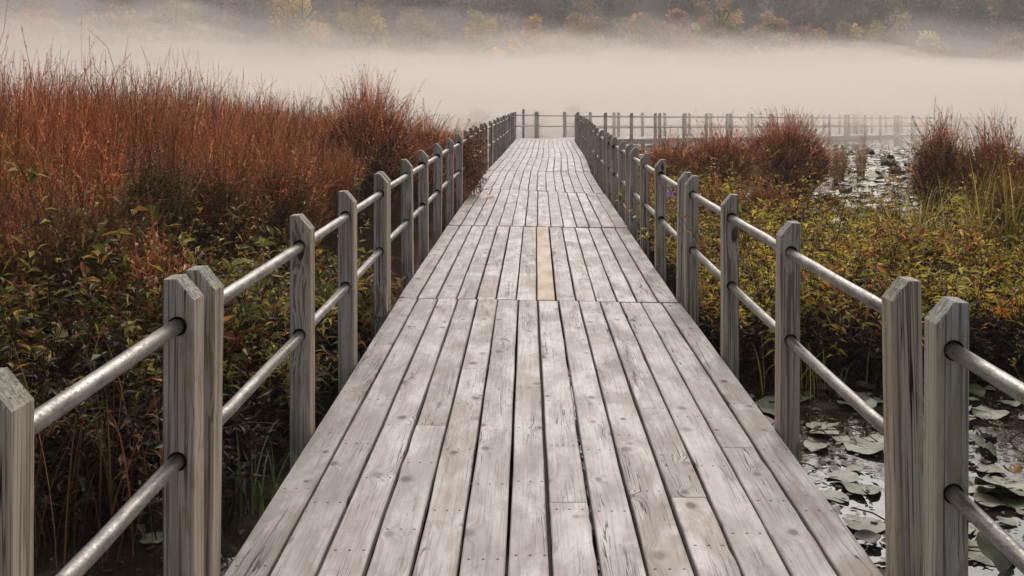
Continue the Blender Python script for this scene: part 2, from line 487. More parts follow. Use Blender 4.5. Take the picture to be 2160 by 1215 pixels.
POSTM = {}
def post(parent, x, y, side, z=0.0, ztop=0.95, lean=(0, 0), rz=0.0, holes=(0.82, 0.42), faces=(0, 1)):
    """side -1 left (outer towards -x) or +1 right; x is the walkway face"""
    if side < 0: faces = tuple(1 - f for f in faces)
    key = (round(ztop, 3), holes, faces)
    if key not in POSTM: POSTM[key] = post_mesh('post', ztop, holes, faces=faces)
    o = bpy.data.objects.new('post', POSTM[key])
    o.location = (x, y, z)
    if side > 0: o.rotation_euler = (lean[1], lean[0], rz)
    else: o.rotation_euler = (-lean[1], -lean[0], math.pi + rz)
    return link(o, parent)

def rail(parent, a, b, r=0.022, sag=0.0):
    """pipe mesh from a to b in parent space"""
    K = 14
    a, b = np.array(a, float), np.array(b, float)
    s = np.linspace(0, 1, K)[:, None]
    path = a + (b - a) * s
    path[:, 2] -= sag * 4 * (s * (1 - s))[:, 0]
    path[:, 0] += np.random.default_rng(int(abs(a.sum() * 1000)) + 3).normal(0, 0.0015, K)
    V, q, c = tubes(path[None], np.full((1, K), r), np.ones((1, K, 3)), 14)
    caps = [np.arange(14)[::-1][None], (np.arange(14) + (K - 1) * 14)[None]]
    return mesh_np('rail', V, q + caps, M_PIPE, None, parent, True)

# joints of the straight run: (left x, left y, right x, right y, z)
J = [(-0.93, -1.3, 1.10, -1.3, -0.004), (-0.99, 3.05, 1.075, 3.05, 0.0), (-1.034, 7.36, 1.032, 7.18, 0.004), (-1.058, 11.58, 1.026, 11.33, -0.006),
     (-1.045, 16.15, 1.018, 15.2, 0.008), (-1.035, 20.2, 1.056, 19.75, -0.004), (-0.955, 24.35, 1.15, 24.2, 0.010), (-0.88, 28.9, 1.20, 28.9, -0.004), (-0.79, 34.0, 1.235, 34.0, 0.0)]
SEC_LABEL = ['boardwalk section nearest the viewer, cut by the picture edge, with lichen-topped post',
             'grey plank boardwalk section with split, knotty boards and the tall front pair of posts',
             'boardwalk section with one tan board among its grey planks',
             'boardwalk section with a small orange stain near its left side',
             'pale boardwalk section just beyond the one with the orange stain, leaning post on its right',
             'boardwalk section two joints beyond the orange stain, red shrub hanging over its left rail',
             'far boardwalk section just before the last straight one',
             'last straight boardwalk section, ending where the walkway turns right in the mist']
GRP = 'boardwalk sections'
def lp(j, s):
    """point at fraction s across joint j"""
    a = Vector((J[j][0], J[j][1], J[j][4])); b = Vector((J[j][2], J[j][3], J[j][4]))
    return a.lerp(b, s)

def make_deck(parent, A0, A1, B0, B1, n=14, special=None, splits=(), gap=0.009, off=Vector((0, 0, 0)), worn=0.0):
    mb = MB()
    ws = [1 + random.uniform(-0.03, 0.03) for _ in range(n)]; tot = sum(ws); acc = 0
    for k in range(n):
        s0, s1 = acc / tot, (acc + ws[k]) / tot; acc += ws[k]
        gw = gap * random.uniform(0.55, 1.45) / max((A1 - A0).length, 0.1) / 2
        s0 += gw; s1 -= gw
        dz = Vector((0, 0, random.gauss(0, 0.0015)))
        jit = Vector((0, random.uniform(0.004, 0.016), 0))
        jit2 = Vector((0, -random.uniform(0.004, 0.016), 0))
        a0, a1 = A0.lerp(A1, s0) + dz + jit, A0.lerp(A1, s1) + dz + jit
        b0, b1 = B0.lerp(B1, s0) + dz + jit2, B0.lerp(B1, s1) + dz + jit2
        def colr():
            return [min(1, max(0, random.gauss(0.62 - (0.35 if k in (0, n - 1) else 0) * 0.6, 0.16))), random.random() ** 1.5 if k not in (0, n - 1) else random.uniform(0.6, 1), random.random(), 1.0]
        c = colr()
        if special and k in special: c[3] = special[k]
        cut = [0.0] + sorted(f for (kk, f) in splits if kk == k) + [1.0]
        for q in range(len(cut) - 1):
            g0 = 0.0006 if q else 0; g1 = 0.0006 if q < len(cut) - 2 else 0
            if q: c = colr()
            plank(mb, a0.lerp(b0, cut[q] + g0) - off, a1.lerp(b1, cut[q] + g0) - off, a0.lerp(b0, cut[q + 1] - g1) - off, a1.lerp(b1, cut[q + 1] - g1) - off, tuple(c), crown=random.uniform(-0.001, 0.002))
    return mb.build('deck', [M_DECK], parent)

def make_frame(parent, A0, A1, B0, B1, off):
    """stringers under the planks plus edge beams and cross joists"""
    dn = Vector((0, 0, -0.042))
    for s in (0.03, 0.5, 0.97):
        mb = MB(); box(mb, A0.lerp(A1, s) + dn - off, B0.lerp(B1, s) + dn - off, 0.045, 0.19)
        mb.build('stringer', [M_JOIST], parent)

# posts per section: (y, lean) lists, measured for the near ones
POSTS_L = {0: [0.75, 1.885, 2.915], 1: [3.055, 4.43, 5.55, 6.80], 2: [7.03, 8.38, 9.58, 10.94], 3: [12.4, 13.85, 15.3], 4: [16.6, 18.0, 19.4], 5: [20.5, 22.0, 23.5],
           6: [24.8, 26.2, 27.7], 7: [29.1, 30.6, 32.1, 33.6]}
POSTS_R = {0: [0.45, 1.60, 2.755], 1: [3.06, 4.46, 5.72, 7.06], 2: [7.36, 8.73, 10.03, 11.2], 3: [11.75, 12.8, 13.9, 14.9], 4: [15.6, 17.0, 18.4], 5: [19.9, 21.4, 22.8],
           6: [24.4, 25.8, 27.3], 7: [28.9, 30.4, 31.9, 33.6]}
LEAN = {(1, 3, 2): (-0.03, 0.05), (1, 1, 1): (0.006, 0), (-1, 1, 0): (0.012, 0), (1, 0, 2): (0.004, 0), (1, 1, 0): (-0.016, 0)}
ZT = {-1: 0.965, 1: 0.93}
HZ = {-1: (0.83, 0.44), 1: (0.80, 0.41)}
SPECIAL = {2: {7: 0.27}}
SPLITS = {1: [(3, 0.34), (7, 0.14), (12, 0.28), (10, 0.15)], 2: [(4, 0.3)]}

for i in range(8):
    A0, A1, B0, B1 = lp(i, 0), lp(i, 1), lp(i + 1, 0), lp(i + 1, 1)
    if i:
        sx = [random.uniform(-0.012, 0.012) for _ in range(2)]
        A0 = A0 + Vector((sx[0], 0.008, random.uniform(-.006, .006))); A1 = A1 + Vector((sx[0], 0.008, random.uniform(-.006, .006)))
        B0 = B0 + Vector((sx[1], -0.006, 0)); B1 = B1 + Vector((sx[1], -0.006, 0))
    root = thing('boardwalk_section', SEC_LABEL[i], 'boardwalk', (0, A0.y, 0), 0, GRP)
    off = Vector((0, A0.y, 0))
    make_deck(root, A0, A1, B0, B1, 14, SPECIAL.get(i), SPLITS.get(i, ()), 0.0125, off)
    make_frame(root, A0, A1, B0, B1, off)
    for side, PL in ((-1, POSTS_L), (1, POSTS_R)):
        xs = []
        for k, y in enumerate(PL[i]):
            if side < 0: s = (y - A0.y) / (B0.y - A0.y); x = A0.x + (B0.x - A0.x) * s - 0.004
            else: s = (y - A1.y) / (B1.y - A1.y); x = A1.x + (B1.x - A1.x) * s + 0.004
            zz = random.uniform(-0.012, 0.012) if i > 1 else 0.0
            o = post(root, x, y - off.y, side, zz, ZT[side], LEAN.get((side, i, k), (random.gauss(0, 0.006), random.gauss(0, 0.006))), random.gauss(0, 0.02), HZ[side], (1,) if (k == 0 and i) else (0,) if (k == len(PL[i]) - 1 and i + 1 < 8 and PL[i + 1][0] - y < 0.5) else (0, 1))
            xs.append((x + side * 0.048, y))
        y0, y1 = xs[0][1] - (0.0 if i else 1.6), xs[-1][1]
        for hz in HZ[side]:
            (xa, ya), (xb, yb) = xs[0], xs[-1]
            sl = (xb - xa) / (yb - ya)
            nxt = PL.get(i + 1)
            yend = yb + 0.02
            if nxt and nxt[0] - yb > 0.5: yend = nxt[0] + 0.03      # pipe bridges to the next post
            ystart = y0 - (0.0 if i == 0 else -0.01)
            rail(root, (xa + sl * (ystart - ya), ystart - off.y, hz), (xb + sl * (yend - yb), yend - off.y, hz), 0.022, 0.004)
    if i == 3:   # orange stain
        mb = MB(); cx, cy = -0.715, 14.75 - off.y
        N = 18
        for q in range(N):
            a = 2 * math.pi * q / N; rr = 0.05 + 0.02 * math.sin(3 * a + 1) + random.uniform(-.008, .008)
            mb.V.append((cx + rr * math.cos(a), cy + 4.5 * rr * math.sin(a), 0.0085 + 0.003))
        mb.F.append(tuple(range(N)))
        mb.build('paint_stain', [plain('orange_paint', (0.55, 0.24, 0.14), 0.7)], root)

# corner and the arm that turns right into the mist
D = Vector((0.77, 0.638, 0)).normalized(); NN = Vector((-D.y, D.x, 0))
N0 = Vector((1.25, 34.55, 0)); F0 = N0 + NN * 2.1
root = thing('boardwalk_section', 'wedge-shaped corner piece where the boardwalk turns right, pale in the mist', 'boardwalk', (0, 34, 0), 0, GRP)
off = Vector((0, 34, 0))
mb = MB()
C0, C1, C4 = Vector((-0.785, 34.012, 0)), Vector((1.23, 34.012, 0)), Vector((-0.80, 35.45, 0))
for k in range(12):
    s0, s1 = k / 12 + 0.003, (k + 1) / 12 - 0.003
    plank(mb, C0.lerp(C1, s0) - off, C0.lerp(C1, s1) - off, C4.lerp(F0, s0).lerp(F0.lerp(N0, s0), s0 ** 2) - off, C4.lerp(F0, s1).lerp(F0.lerp(N0, s1), s1 ** 2) - off,
          (random.uniform(.4, .8), random.random() * .5, random.random(), 1.0), 3)
mb.build('deck', [M_DECK], root)
for (px, py) in ((-0.86, 35.35), (-0.1, 36.15)):
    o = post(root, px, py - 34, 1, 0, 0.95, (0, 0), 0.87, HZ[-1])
for hz in HZ[-1]:
    rail(root, (-0.88, 33.55 - 34, hz), (-0.84, 35.38 - 34, hz))
    rail(root, (-0.84, 35.42 - 34, hz), (-0.08, 36.2 - 34, hz))
ARM_LABEL = ['first section of the turned walkway after the corner, behind the last straight posts', 'hazy walkway section seen through the gaps above the low reddish shrubs',
             'hazy walkway section behind the low reddish shrub row', 'walkway section hidden mostly by the round dark reddish bush',
             'faint walkway section between the round bush and the thin lone reeds', 'faint walkway section behind the thin lone reeds in the open water',
             'faintest walkway section near the tall right clump of stalks', 'walkway section fading out in the mist beside the tall right clump']
SL = 4.12
for i in range(8):
    za, zb = -0.37 * i * SL / 22, -0.37 * (i + 1) * SL / 22
    o0 = N0 + D * (i * SL) + Vector((0, 0, za)); o1 = N0 + D * ((i + 1) * SL) + Vector((0, 0, zb))
    root = thing('boardwalk_section', ARM_LABEL[i], 'boardwalk', o0, math.atan2(D.y, D.x), GRP)
    mb = MB()
    for k in range(14):   # local x along the arm, local y across (far side +)
        ya, yb = k * 0.15 + 0.005, (k + 1) * 0.15 - 0.005
        plank(mb, Vector((0.01, yb, 0)), Vector((0.01, ya, 0)), Vector((SL - 0.01, yb, zb - za)), Vector((SL - 0.01, ya, zb - za)),
              (random.uniform(.4, .8), random.random() * .5, random.random(), 1.0), 3)
    mb.build('deck', [M_DECK], root)
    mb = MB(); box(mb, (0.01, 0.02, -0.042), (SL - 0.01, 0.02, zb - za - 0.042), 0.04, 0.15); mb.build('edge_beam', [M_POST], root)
    for yy, rz in ((-0.004, -math.pi / 2), (2.104, math.pi / 2)):
        for xx in (0.12, 1.45, 2.75, SL - 0.12):
            key = (0.95, HZ[1])
            if key not in POSTM: POSTM[key] = post_mesh('post', 0.95, HZ[1])
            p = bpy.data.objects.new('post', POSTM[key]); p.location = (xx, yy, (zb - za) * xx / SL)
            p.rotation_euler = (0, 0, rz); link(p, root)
        yr = yy + (-0.048 if rz < 0 else 0.048)
        for hz in HZ[1]:
            rail(root, (0.0, yr, hz), (SL + 0.2, yr, hz + (zb - za) * 1.04))
# taller dark steel pole by the end of the left railing
pp = at(1104, 291, 36.5)
mb = MB()
N = 12; ph = 1.02
for zz, rr in ((-1.2, 0.045), (ph, 0.045), (ph + 0.006, 0.035), (ph + 0.012, 0.0)):
    for k in range(N):
        a = 2 * math.pi * k / N; mb.V.append((rr * math.cos(a), rr * math.sin(a), zz))
for r_ in range(3):
    for k in range(N): mb.F.append((r_ * N + k, r_ * N + (k + 1) % N, (r_ + 1) * N + (k + 1) % N, (r_ + 1) * N + k))
o = mb.build('mooring_pole', [M_BLUE]); o.location = (pp[0], 36.6, 0)
tag(o, 'bluish grey pole taller than the railing at the far end of the walkway', 'pole')

exec_marker = None
# ------------------------------------------------------------------ vegetation
RUST = [(0.33, 0.148, 0.066), (0.25, 0.10, 0.048), (0.42, 0.235, 0.125), (0.12, 0.052, 0.027), (0.34, 0.195, 0.085)]
RUSTW = [3, 3, 1.6, 2, 1.2]

def stalk_mesh(base, h, tip, rng, K=8, r0=0.004, pal=RUST, w=RUSTW, bits=22, bit_l=(0.012, 0.03), bit_from=0.45, wig=0.035, low=(0.05, 0.03, 0.018), low_bits=6, lowpal=None, twigs=1, tint=None):
    """base (N,3) foot; h (N,) height; tip (N,2) sideways reach: wiry stalks with seed bits up the top half"""
    N = len(base)
    s = np.linspace(0, 1, K)[None, :, None]
    p = np.repeat(base[:, None, :], K, 1).astype(float)
    p[:, :, :2] += tip[:, None, :] * s ** 1.8
    p[:, :, 2] += h[:, None] * (s[..., 0] - 0.06 * s[..., 0] ** 3)
    ph = rng.uniform(0, 6.28, (N, 1, 2)); fr = rng.uniform(3, 8, (N, 1, 2))
    p[:, :, :2] += wig * h[:, None, None] * 0.5 * s ** 2 * np.sin(fr * s + ph)
    curl = rng.random((N, 1)) < 0.45
    hook = rng.normal(0, 0.13, (N, 2)) * curl
    p[:, -1, :2] += hook; p[:, -1, 2] -= np.abs(hook).sum(1) * 0.35
    p[:, -2, :2] += hook * 0.45
    c = pick(pal, w, N, rng, 0.3)
    if tint is not None: c = c * tint
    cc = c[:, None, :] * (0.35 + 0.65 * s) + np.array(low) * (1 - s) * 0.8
    rr = r0 * (1.15 - 0.75 * s[..., 0]) * rng.uniform(0.7, 1.35, (N, 1))
    parts = [tubes(p, rr, cc)]
    if twigs:
        k = np.repeat(np.arange(N), twigs); n = len(k)
        i = rng.integers(int(K * .4), K - 2, n)
        b0 = p[k, i]; az = rng.uniform(0, 2 * math.pi, n); ln = h[k] * rng.uniform(.10, .26, n)
        up = rng.uniform(.9, 2.4, n)
        d = norm(np.stack([np.cos(az), np.sin(az), up], 1))
        st = np.linspace(0, 1, 4)[None, :, None]
        tp = b0[:, None, :] + d[:, None, :] * st * ln[:, None, None]
        tp[:, :, 2] += (0.12 * ln)[:, None] * st[..., 0] ** 2
        tp[:, :, :2] += 0.05 * ln[:, None, None] * np.sin(9 * st + az[:, None, None])
        parts.append(tubes(tp, 0.62 * r0 * (1.1 - .7 * st[..., 0]) * np.ones((n, 1)), np.repeat((c[k] * np.exp(rng.normal(0, .2, (n, 1))))[:, None], 4, 1)))
        nb = 6; kk = np.repeat(np.arange(n), nb); t = rng.uniform(.2, .98, n * nb) * 2.999
        ii = t.astype(int); f = (t - ii)[:, None]
        bb = tp[kk, ii] * (1 - f) + tp[kk, ii + 1] * f
        dd = rng.normal(0, 1, (n * nb, 3)); L = rng.uniform(*bit_l, n * nb)
        parts.append(leaves(bb, dd, rng.normal(0, 1, (n * nb, 3)), L, L * .5, c[k][kk] * np.exp(rng.normal(0, .3, (n * nb, 1))), 0.05))
    def scatter(nb, lo, hi, ll, pal2, w2, wratio, up):
        n = N * nb
        k = np.repeat(np.arange(N), nb); t = rng.uniform(lo, hi, n) * (K - 1.001)
        i = t.astype(int); f = (t - i)[:, None]
        b = p[k, i] * (1 - f) + p[k, i + 1] * f
        d = rng.normal(0, 1, (n, 3)); d[:, 2] = np.abs(d[:, 2]) * up + up * 0.3
        L = rng.uniform(*ll, n)
        cl = c[k] * np.exp(rng.normal(0, .3, (n, 1))) if pal2 is None else pick(pal2, w2, n, rng)
        parts.append(leaves(b, d, rng.normal(0, 1, (n, 3)) + np.array([0, 0, .5]), L, L * wratio, cl, 0.05))
    if bits: scatter(bits, bit_from, 0.985, bit_l, None, None, 0.5, 0.9)
    if low_bits: scatter(low_bits, 0.05, 0.6, (0.035, 0.075), lowpal or [(0.06, 0.05, 0.018), (0.09, 0.05, 0.024), (0.05, 0.055, 0.018)], [1, 1, 1], 0.3, 0.5)
    return join(parts)

# --- left thicket: countless stalks, one mass
def thicket(name, label, pts, hfun, rng, **kw):
    x, y = pts
    base = np.stack([x, y, np.full_like(x, WATER)], 1)
    h = hfun(x, y) * np.exp(rng.normal(0, 0.09, len(x)))
    tall = rng.random(len(x)) < 0.05; h = h * np.where(tall, 1.10, 1)
    tip = rng.normal(0, 0.16, (len(x), 2)) + np.array([0.05, -0.06])
    patch = fbm(x, y, .75, 6.1); patch2 = fbm(x, y, 1.6, 2.2)
    tint = np.stack([1 + .22 * patch + .12 * patch2, 1 + .30 * patch + .02 * patch2, 1 + .34 * patch], 1)
    V, P, C = stalk_mesh(base, h, tip, rng, tint=np.clip(tint, .45, 1.6), **kw)
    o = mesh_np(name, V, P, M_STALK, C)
    return tag(o, label, 'reeds', kind='stuff')

rng = np.random.default_rng(21)
def left_edge(y):    # x of the thicket's walkway side
    return -np.interp(y, [7.5, 8.5, 10, 12, 16, 19, 22, 26], [5.2, 4.3, 3.4, 2.9, 2.8, 2.7, 2.4, 2.2])
n = 15000
y = 7.5 + 17 * rng.random(n) ** 1.25
depth = 8.0 * rng.random(n) ** 1.6
x = left_edge(y) - depth
h_left = lambda x, y: np.interp(y, [7.5, 9.0, 10.5, 13, 16, 19, 22, 26], [1.7, 2.15, 2.35, 2.25, 2.1, 1.95, 1.65, 1.5]) * (1 + 0.07 * fbm(x, y, 1.1, 1.3)) * (0.50 + 0.50 * np.clip((left_edge(y) - x) / 2.3, 0, 1))
thicket('reed_thicket', 'tall rust-brown thicket of dry wiry stalks left of the boardwalk', (x, y), h_left, rng, bits=20, r0=0.0045)

n = 420
y = 8.0 + 14 * rng.random(n); x = left_edge(y) - 0.8 - 5.5 * rng.random(n) ** 1.3
thicket('wiry_stalks', 'taller curling dark stalks sticking out of the left thicket', (x, y), lambda x, y: h_left(x, y) * 1.10, rng, bits=26, r0=0.0065, wig=0.11, low_bits=0)
n = 800
y = 6.3 + 4.5 * rng.random(n); x = -2.9 - 3.8 * rng.random(n) - 0.10 * (y - 7)
thicket('brown_spikes', 'brown seed spikes standing in front of the left thicket', (x, y), lambda x, y: 1.15 + 0.35 * fbm(x, y, .8, 2) + 0.12 * (-x - 3), rng, bits=60, bit_l=(0.012, 0.024), bit_from=0.35, r0=0.005, low_bits=4,
        pal=[(0.22, 0.125, 0.05), (0.17, 0.085, 0.04), (0.13, 0.055, 0.03)], w=[1, 1, 1])
# --- single shrubs one can tell apart
def shrub(name, label, u, vtop, Y, width_px, rng, n=900, dense=1.0, pal=RUST, w=RUSTW, core=None, wire=1.0, group=None, cat='shrub', hmul=1.0, lean=(0, 0), zc=0.42):
    cx = (u - CU) / F * Y
    H = (EYE - (vtop - CV) / F * Y - WATER) * hmul
    Rr = width_px / F * Y / 2
    root = thing(name, label, cat, (cx, Y, WATER), 0, group)
    a = rng.uniform(0, 2 * math.pi, n); q = np.sqrt(rng.random(n))
    foot = np.stack([0.45 * Rr * q * np.cos(a), 0.45 * Rr * q * np.sin(a), np.zeros(n)], 1)
    a2 = a + rng.normal(0, 0.35, n); reach = Rr * (q * 0.75 + 0.18 * rng.random(n)) * 0.95
    tip = np.stack([reach * np.cos(a2), reach * np.sin(a2)], 1) - foot[:, :2] * 0.5 + np.array(lean) + rng.normal(0, .14 * Rr, (n, 2))
    f1, f2, f3 = rng.uniform(0, 6.28, 3)
    lump = 1 + 0.06 * np.sin(2 * a + f1) + 0.10 * np.sin(5 * a + f2) * q + 0.08 * np.sin(9 * a + f3) * q
    h = H * lump * (1 - 0.46 * q ** 2.0) * np.exp(np.minimum(rng.normal(-0.14, 0.20, n), 0.16))
    V, P, C = stalk_mesh(foot, h, tip, rng, K=8, r0=0.0045 * wire, pal=pal, w=w, bits=int(26 * dense), bit_l=(0.014, 0.038), bit_from=0.22, wig=0.06, low_bits=0, twigs=2)
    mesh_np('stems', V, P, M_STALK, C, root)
    if core is not None:      # inner leafy foliage
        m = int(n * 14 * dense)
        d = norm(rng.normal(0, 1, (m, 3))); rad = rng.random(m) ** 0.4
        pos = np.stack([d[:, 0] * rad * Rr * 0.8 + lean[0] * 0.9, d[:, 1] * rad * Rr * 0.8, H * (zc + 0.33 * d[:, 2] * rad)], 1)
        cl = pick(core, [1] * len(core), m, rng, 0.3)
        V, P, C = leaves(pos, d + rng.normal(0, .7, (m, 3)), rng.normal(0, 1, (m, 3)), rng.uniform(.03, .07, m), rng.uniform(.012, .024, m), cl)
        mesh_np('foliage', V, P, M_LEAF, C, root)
    return root

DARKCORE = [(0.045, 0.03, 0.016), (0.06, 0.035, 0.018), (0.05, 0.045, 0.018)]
rng = np.random.default_rng(33)
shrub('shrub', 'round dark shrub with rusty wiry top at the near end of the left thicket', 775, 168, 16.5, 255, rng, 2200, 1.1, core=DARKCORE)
shrub('shrub', 'lower reddish shrub tapering down beside the round dark one on the left', 890, 235, 20.0, 160, rng, 1100, 1.0, core=[(0.10, 0.045, 0.028), (0.12, 0.05, 0.03)])
shrub('shrub', 'small pinkish brown shrub at the tip of the left thicket', 948, 258, 24.0, 90, rng, 520, 1.0)
shrub('shrub', 'dark red shrub hanging over the left railing near the far end', 935, 255, 14.9, 60, rng, 170, 0.55, lean=(0.52, 0), zc=0.62, core=[(0.085, 0.03, 0.02), (0.10, 0.04, 0.022)])
RC = [(0.12, 0.06, 0.026), (0.14, 0.06, 0.03), (0.09, 0.055, 0.02)]
PINK = [(0.30, 0.16, 0.095), (0.24, 0.11, 0.065), (0.20, 0.085, 0.045), (0.27, 0.14, 0.06)]
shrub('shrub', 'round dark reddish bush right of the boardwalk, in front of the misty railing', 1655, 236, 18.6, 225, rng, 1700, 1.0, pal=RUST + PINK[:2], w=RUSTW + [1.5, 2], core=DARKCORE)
shrub('shrub', 'low rusty shrub nearest the right railing', 1415, 282, 18.0, 175, rng, 800, 1.0, pal=RUST + PINK, w=RUSTW + [3, 3, 2, 2], core=RC)
shrub('shrub', 'low rusty shrub between the right railing shrub and the round dark bush', 1515, 258, 17.4, 195, rng, 950, 1.0, pal=RUST + PINK, w=RUSTW + [3, 3, 2, 2], core=RC)
shrub('shrub', 'small pinkish brown weedy shrub just behind the middle posts of the right railing', 1500, 372, 12.6, 120, rng, 260, 0.9, pal=PINK, w=[1, 1, 1, 1], core=RC)
shrub('shrub', 'pinkish brown weedy shrub at the foot of the round dark bush', 1610, 368, 12.9, 170, rng, 330, 0.9, pal=PINK, w=[1, 1, 1, 1], core=RC)
shrub('shrub', 'tall upright clump of dark stalks left of the right-edge shrub, beyond the yellow plants', 1985, 232, 15.5, 150, rng, 480, 0.9, wire=1.2, pal=RUST + PINK, w=RUSTW + [2, 2, 2, 2], core=DARKCORE)
shrub('shrub', 'tall rusty clump of stalks cut by the right edge of the picture', 2095, 245, 15.0, 175, rng, 560, 0.9, wire=1.2, pal=RUST + PINK, w=RUSTW + [2, 2, 2, 2], core=RC)
shrub('shrub', 'brown weedy thicket-like shrub at the right edge, below the rusty clump', 2140, 335, 10.8, 190, rng, 420, 1.0, pal=[(0.26, 0.13, 0.05), (0.2, 0.10, 0.04), (0.22, 0.16, 0.05)], w=[1, 1, 1], core=RC + [(0.12, 0.10, 0.025)])
shrub('shrub', 'rusty shrub standing past the right edge clump, mostly outside the picture', 2215, 262, 14.5, 140, rng, 500, 1.0, core=DARKCORE)
shrub('shrub', 'thin lone tuft of stalks, coloured pale for haze, in the open water before the far railing', 1815, 265, 24.0, 40, rng, 60, 0.5, pal=[(0.30, 0.21, 0.12)], w=[1])  # haze over the tuft is put into its pale stalk colour
shrub('shrub', 'small faded shrub beside the thin lone tuft, right of the round bush', 1770, 300, 23.0, 55, rng, 130, 0.6, pal=[(0.28, 0.18, 0.11)], w=[1])
OLV = [(0.055, 0.05, 0.014), (0.085, 0.065, 0.018), (0.04, 0.036, 0.011), (0.10, 0.055, 0.018)]
GRN = [(0.04, 0.052, 0.012), (0.065, 0.075, 0.016), (0.028, 0.033, 0.009), (0.10, 0.10, 0.022)]
TWG = [(0.20, 0.13, 0.08), (0.12, 0.065, 0.03), (0.09, 0.05, 0.022)]
shrub('shrub', 'green leafy shrub with pale bent twigs inside the left thicket', 330, 262, 9.0, 190, rng, 420, 1.2, pal=TWG, w=[1, 1, 1], core=GRN)
shrub('shrub', 'dark olive shrub between the pale-twigged green shrub and the left posts', 455, 300, 9.6, 200, rng, 460, 1.1, pal=TWG + RUST[:2], w=[1, 1, 1, 1, 1], core=OLV)
shrub('shrub', 'brownish olive bushy shrub below the rusty thicket, nearest the third left post', 590, 290, 10.6, 210, rng, 520, 1.1, pal=TWG + RUST[:2], w=[.5, 1, 1, 2, 2], core=OLV)
shrub('shrub', 'dark green leafy shrub low at the left edge of the picture', 175, 400, 6.5, 300, rng, 520, 1.5, pal=TWG, w=[.3, 1, 1], core=GRN)
shrub('shrub', 'green and rusty shrub cut by the left edge of the picture', -20, 420, 6.3, 260, rng, 420, 1.3, pal=RUST, w=RUSTW, core=GRN + OLV[3:])
shrub('shrub', 'rusty weedy shrub behind the front pair of left posts, beside the dark green one', 330, 470, 6.2, 190, rng, 300, 1.0, pal=RUST, w=RUSTW, core=OLV)
# faint clumps out in the mist
for k, (u, vt, Y, wpx, lb) in enumerate([(1120, 222, 58, 90, 'faint brown clump in the mist above the tall bluish pole'), (1210, 218, 60, 70, 'faint brown clump in the mist above the last right posts'),
                                         (1010, 226, 56, 70, 'faint brown clump in the mist above the overhanging red shrub'), (1800, 226, 62, 70, 'faint clump in the mist above the far right railing'),
                                         (2085, 190, 75, 110, 'faint grey tree-like clump in the mist at the right')]):
    shrub('shrub', lb, u, vt, Y, wpx, rng, 260, 0.5, wire=4.0)

# --- leafy smartweed ground cover
GREEN = [(0.15, 0.13, 0.018), (0.085, 0.08, 0.013), (0.24, 0.19, 0.032), (0.04, 0.043, 0.009), (0.19, 0.09, 0.022), (0.13, 0.04, 0.018), (0.30, 0.21, 0.07), (0.42, 0.26, 0.03)]
GW = [3, 3, 1.8, 2.4, 1.6, 1.7, 0.7, 0.22]
DARKLEAF = [(0.022, 0.024, 0.006), (0.045, 0.038, 0.009), (0.036, 0.013, 0.007), (0.10, 0.085, 0.018), (0.12, 0.05, 0.02), (0.26, 0.17, 0.03)]
DEAD_SHADE = [(0.018, 0.007, 0.004), (0.028, 0.010, 0.005), (0.011, 0.007, 0.004), (0.025, 0.014, 0.006), (0.08, 0.042, 0.018)]  # dead leaf browns, darkened further to stand for shade low down
def weeds(name, label, x, y, h, rng, per=16, L=(0.06, 0.125), pal=GREEN, w=GW, wr=0.24):
    N = len(x); K = 5
    base = np.stack([x, y, np.full(N, WATER - 0.02)], 1)
    s = np.linspace(0, 1, K)[None, :, None]
    lean = rng.normal(0, 0.30, (N, 2)) * h[:, None]
    p = np.repeat(base[:, None, :], K, 1)
    p[:, :, :2] += lean[:, None, :] * s ** 1.3
    p[:, :, 2] += h[:, None] * s[..., 0]
    cs = pick([(0.034, 0.014, 0.007), (0.028, 0.020, 0.007), (0.045, 0.017, 0.009)], [1, 1, 1], N, rng)
    parts = [tubes(p, 0.0035 * (1.2 - .7 * s[..., 0]) * np.ones((N, 1)), np.repeat(cs[:, None], K, 1))]
    n = N * per
    k = np.repeat(np.arange(N), per); tt = rng.random(n) ** 0.62
    t = (0.12 + 0.87 * tt) * (K - 1.001); i = t.astype(int); f = (t - i)[:, None]
    b = p[k, i] * (1 - f) + p[k, i + 1] * f
    az = rng.uniform(0, 2 * math.pi, n); el = rng.normal(0.35, 0.35, n)
    d = np.stack([np.cos(az) * np.cos(el), np.sin(az) * np.cos(el), np.sin(el)], 1)
    pc = pick(pal, w, N, rng, 0.25)[k] * np.exp(rng.normal(0, .22, (n, 1)))
    mixr = rng.random(n) < 0.35
    pc = np.where(mixr[:, None], pick(pal, w, n, rng), pc)
    dead = rng.random(n) > (tt * 1.45 - 0.22)  # lower leaves turn dead brown, with shade among the stems put into the colour
    pc = np.where(dead[:, None], pick(DEAD_SHADE, [2, 2, 2, 1.5, .8], n, rng), pc)
    sp = np.clip(np.exp(rng.normal(0, .25, N)), .6, 1.3)[k]; wrk = wr * np.exp(rng.normal(0, .3, N))[k]
    LL = sp * rng.uniform(*L, n) * (0.8 + 0.3 * (1 - tt))
    parts.append(leaves(b, d, np.array([0, 0, 1.]) + rng.normal(0, .35, (n, 3)), LL, LL * wrk, pc, rng.uniform(0, .4, n)[:, None]))
    V, P, C = join(parts)
    o = mesh_np(name, V, P, M_LEAF, C)
    return tag(o, label, 'marsh plants', kind='stuff')

rng = np.random.default_rng(5)
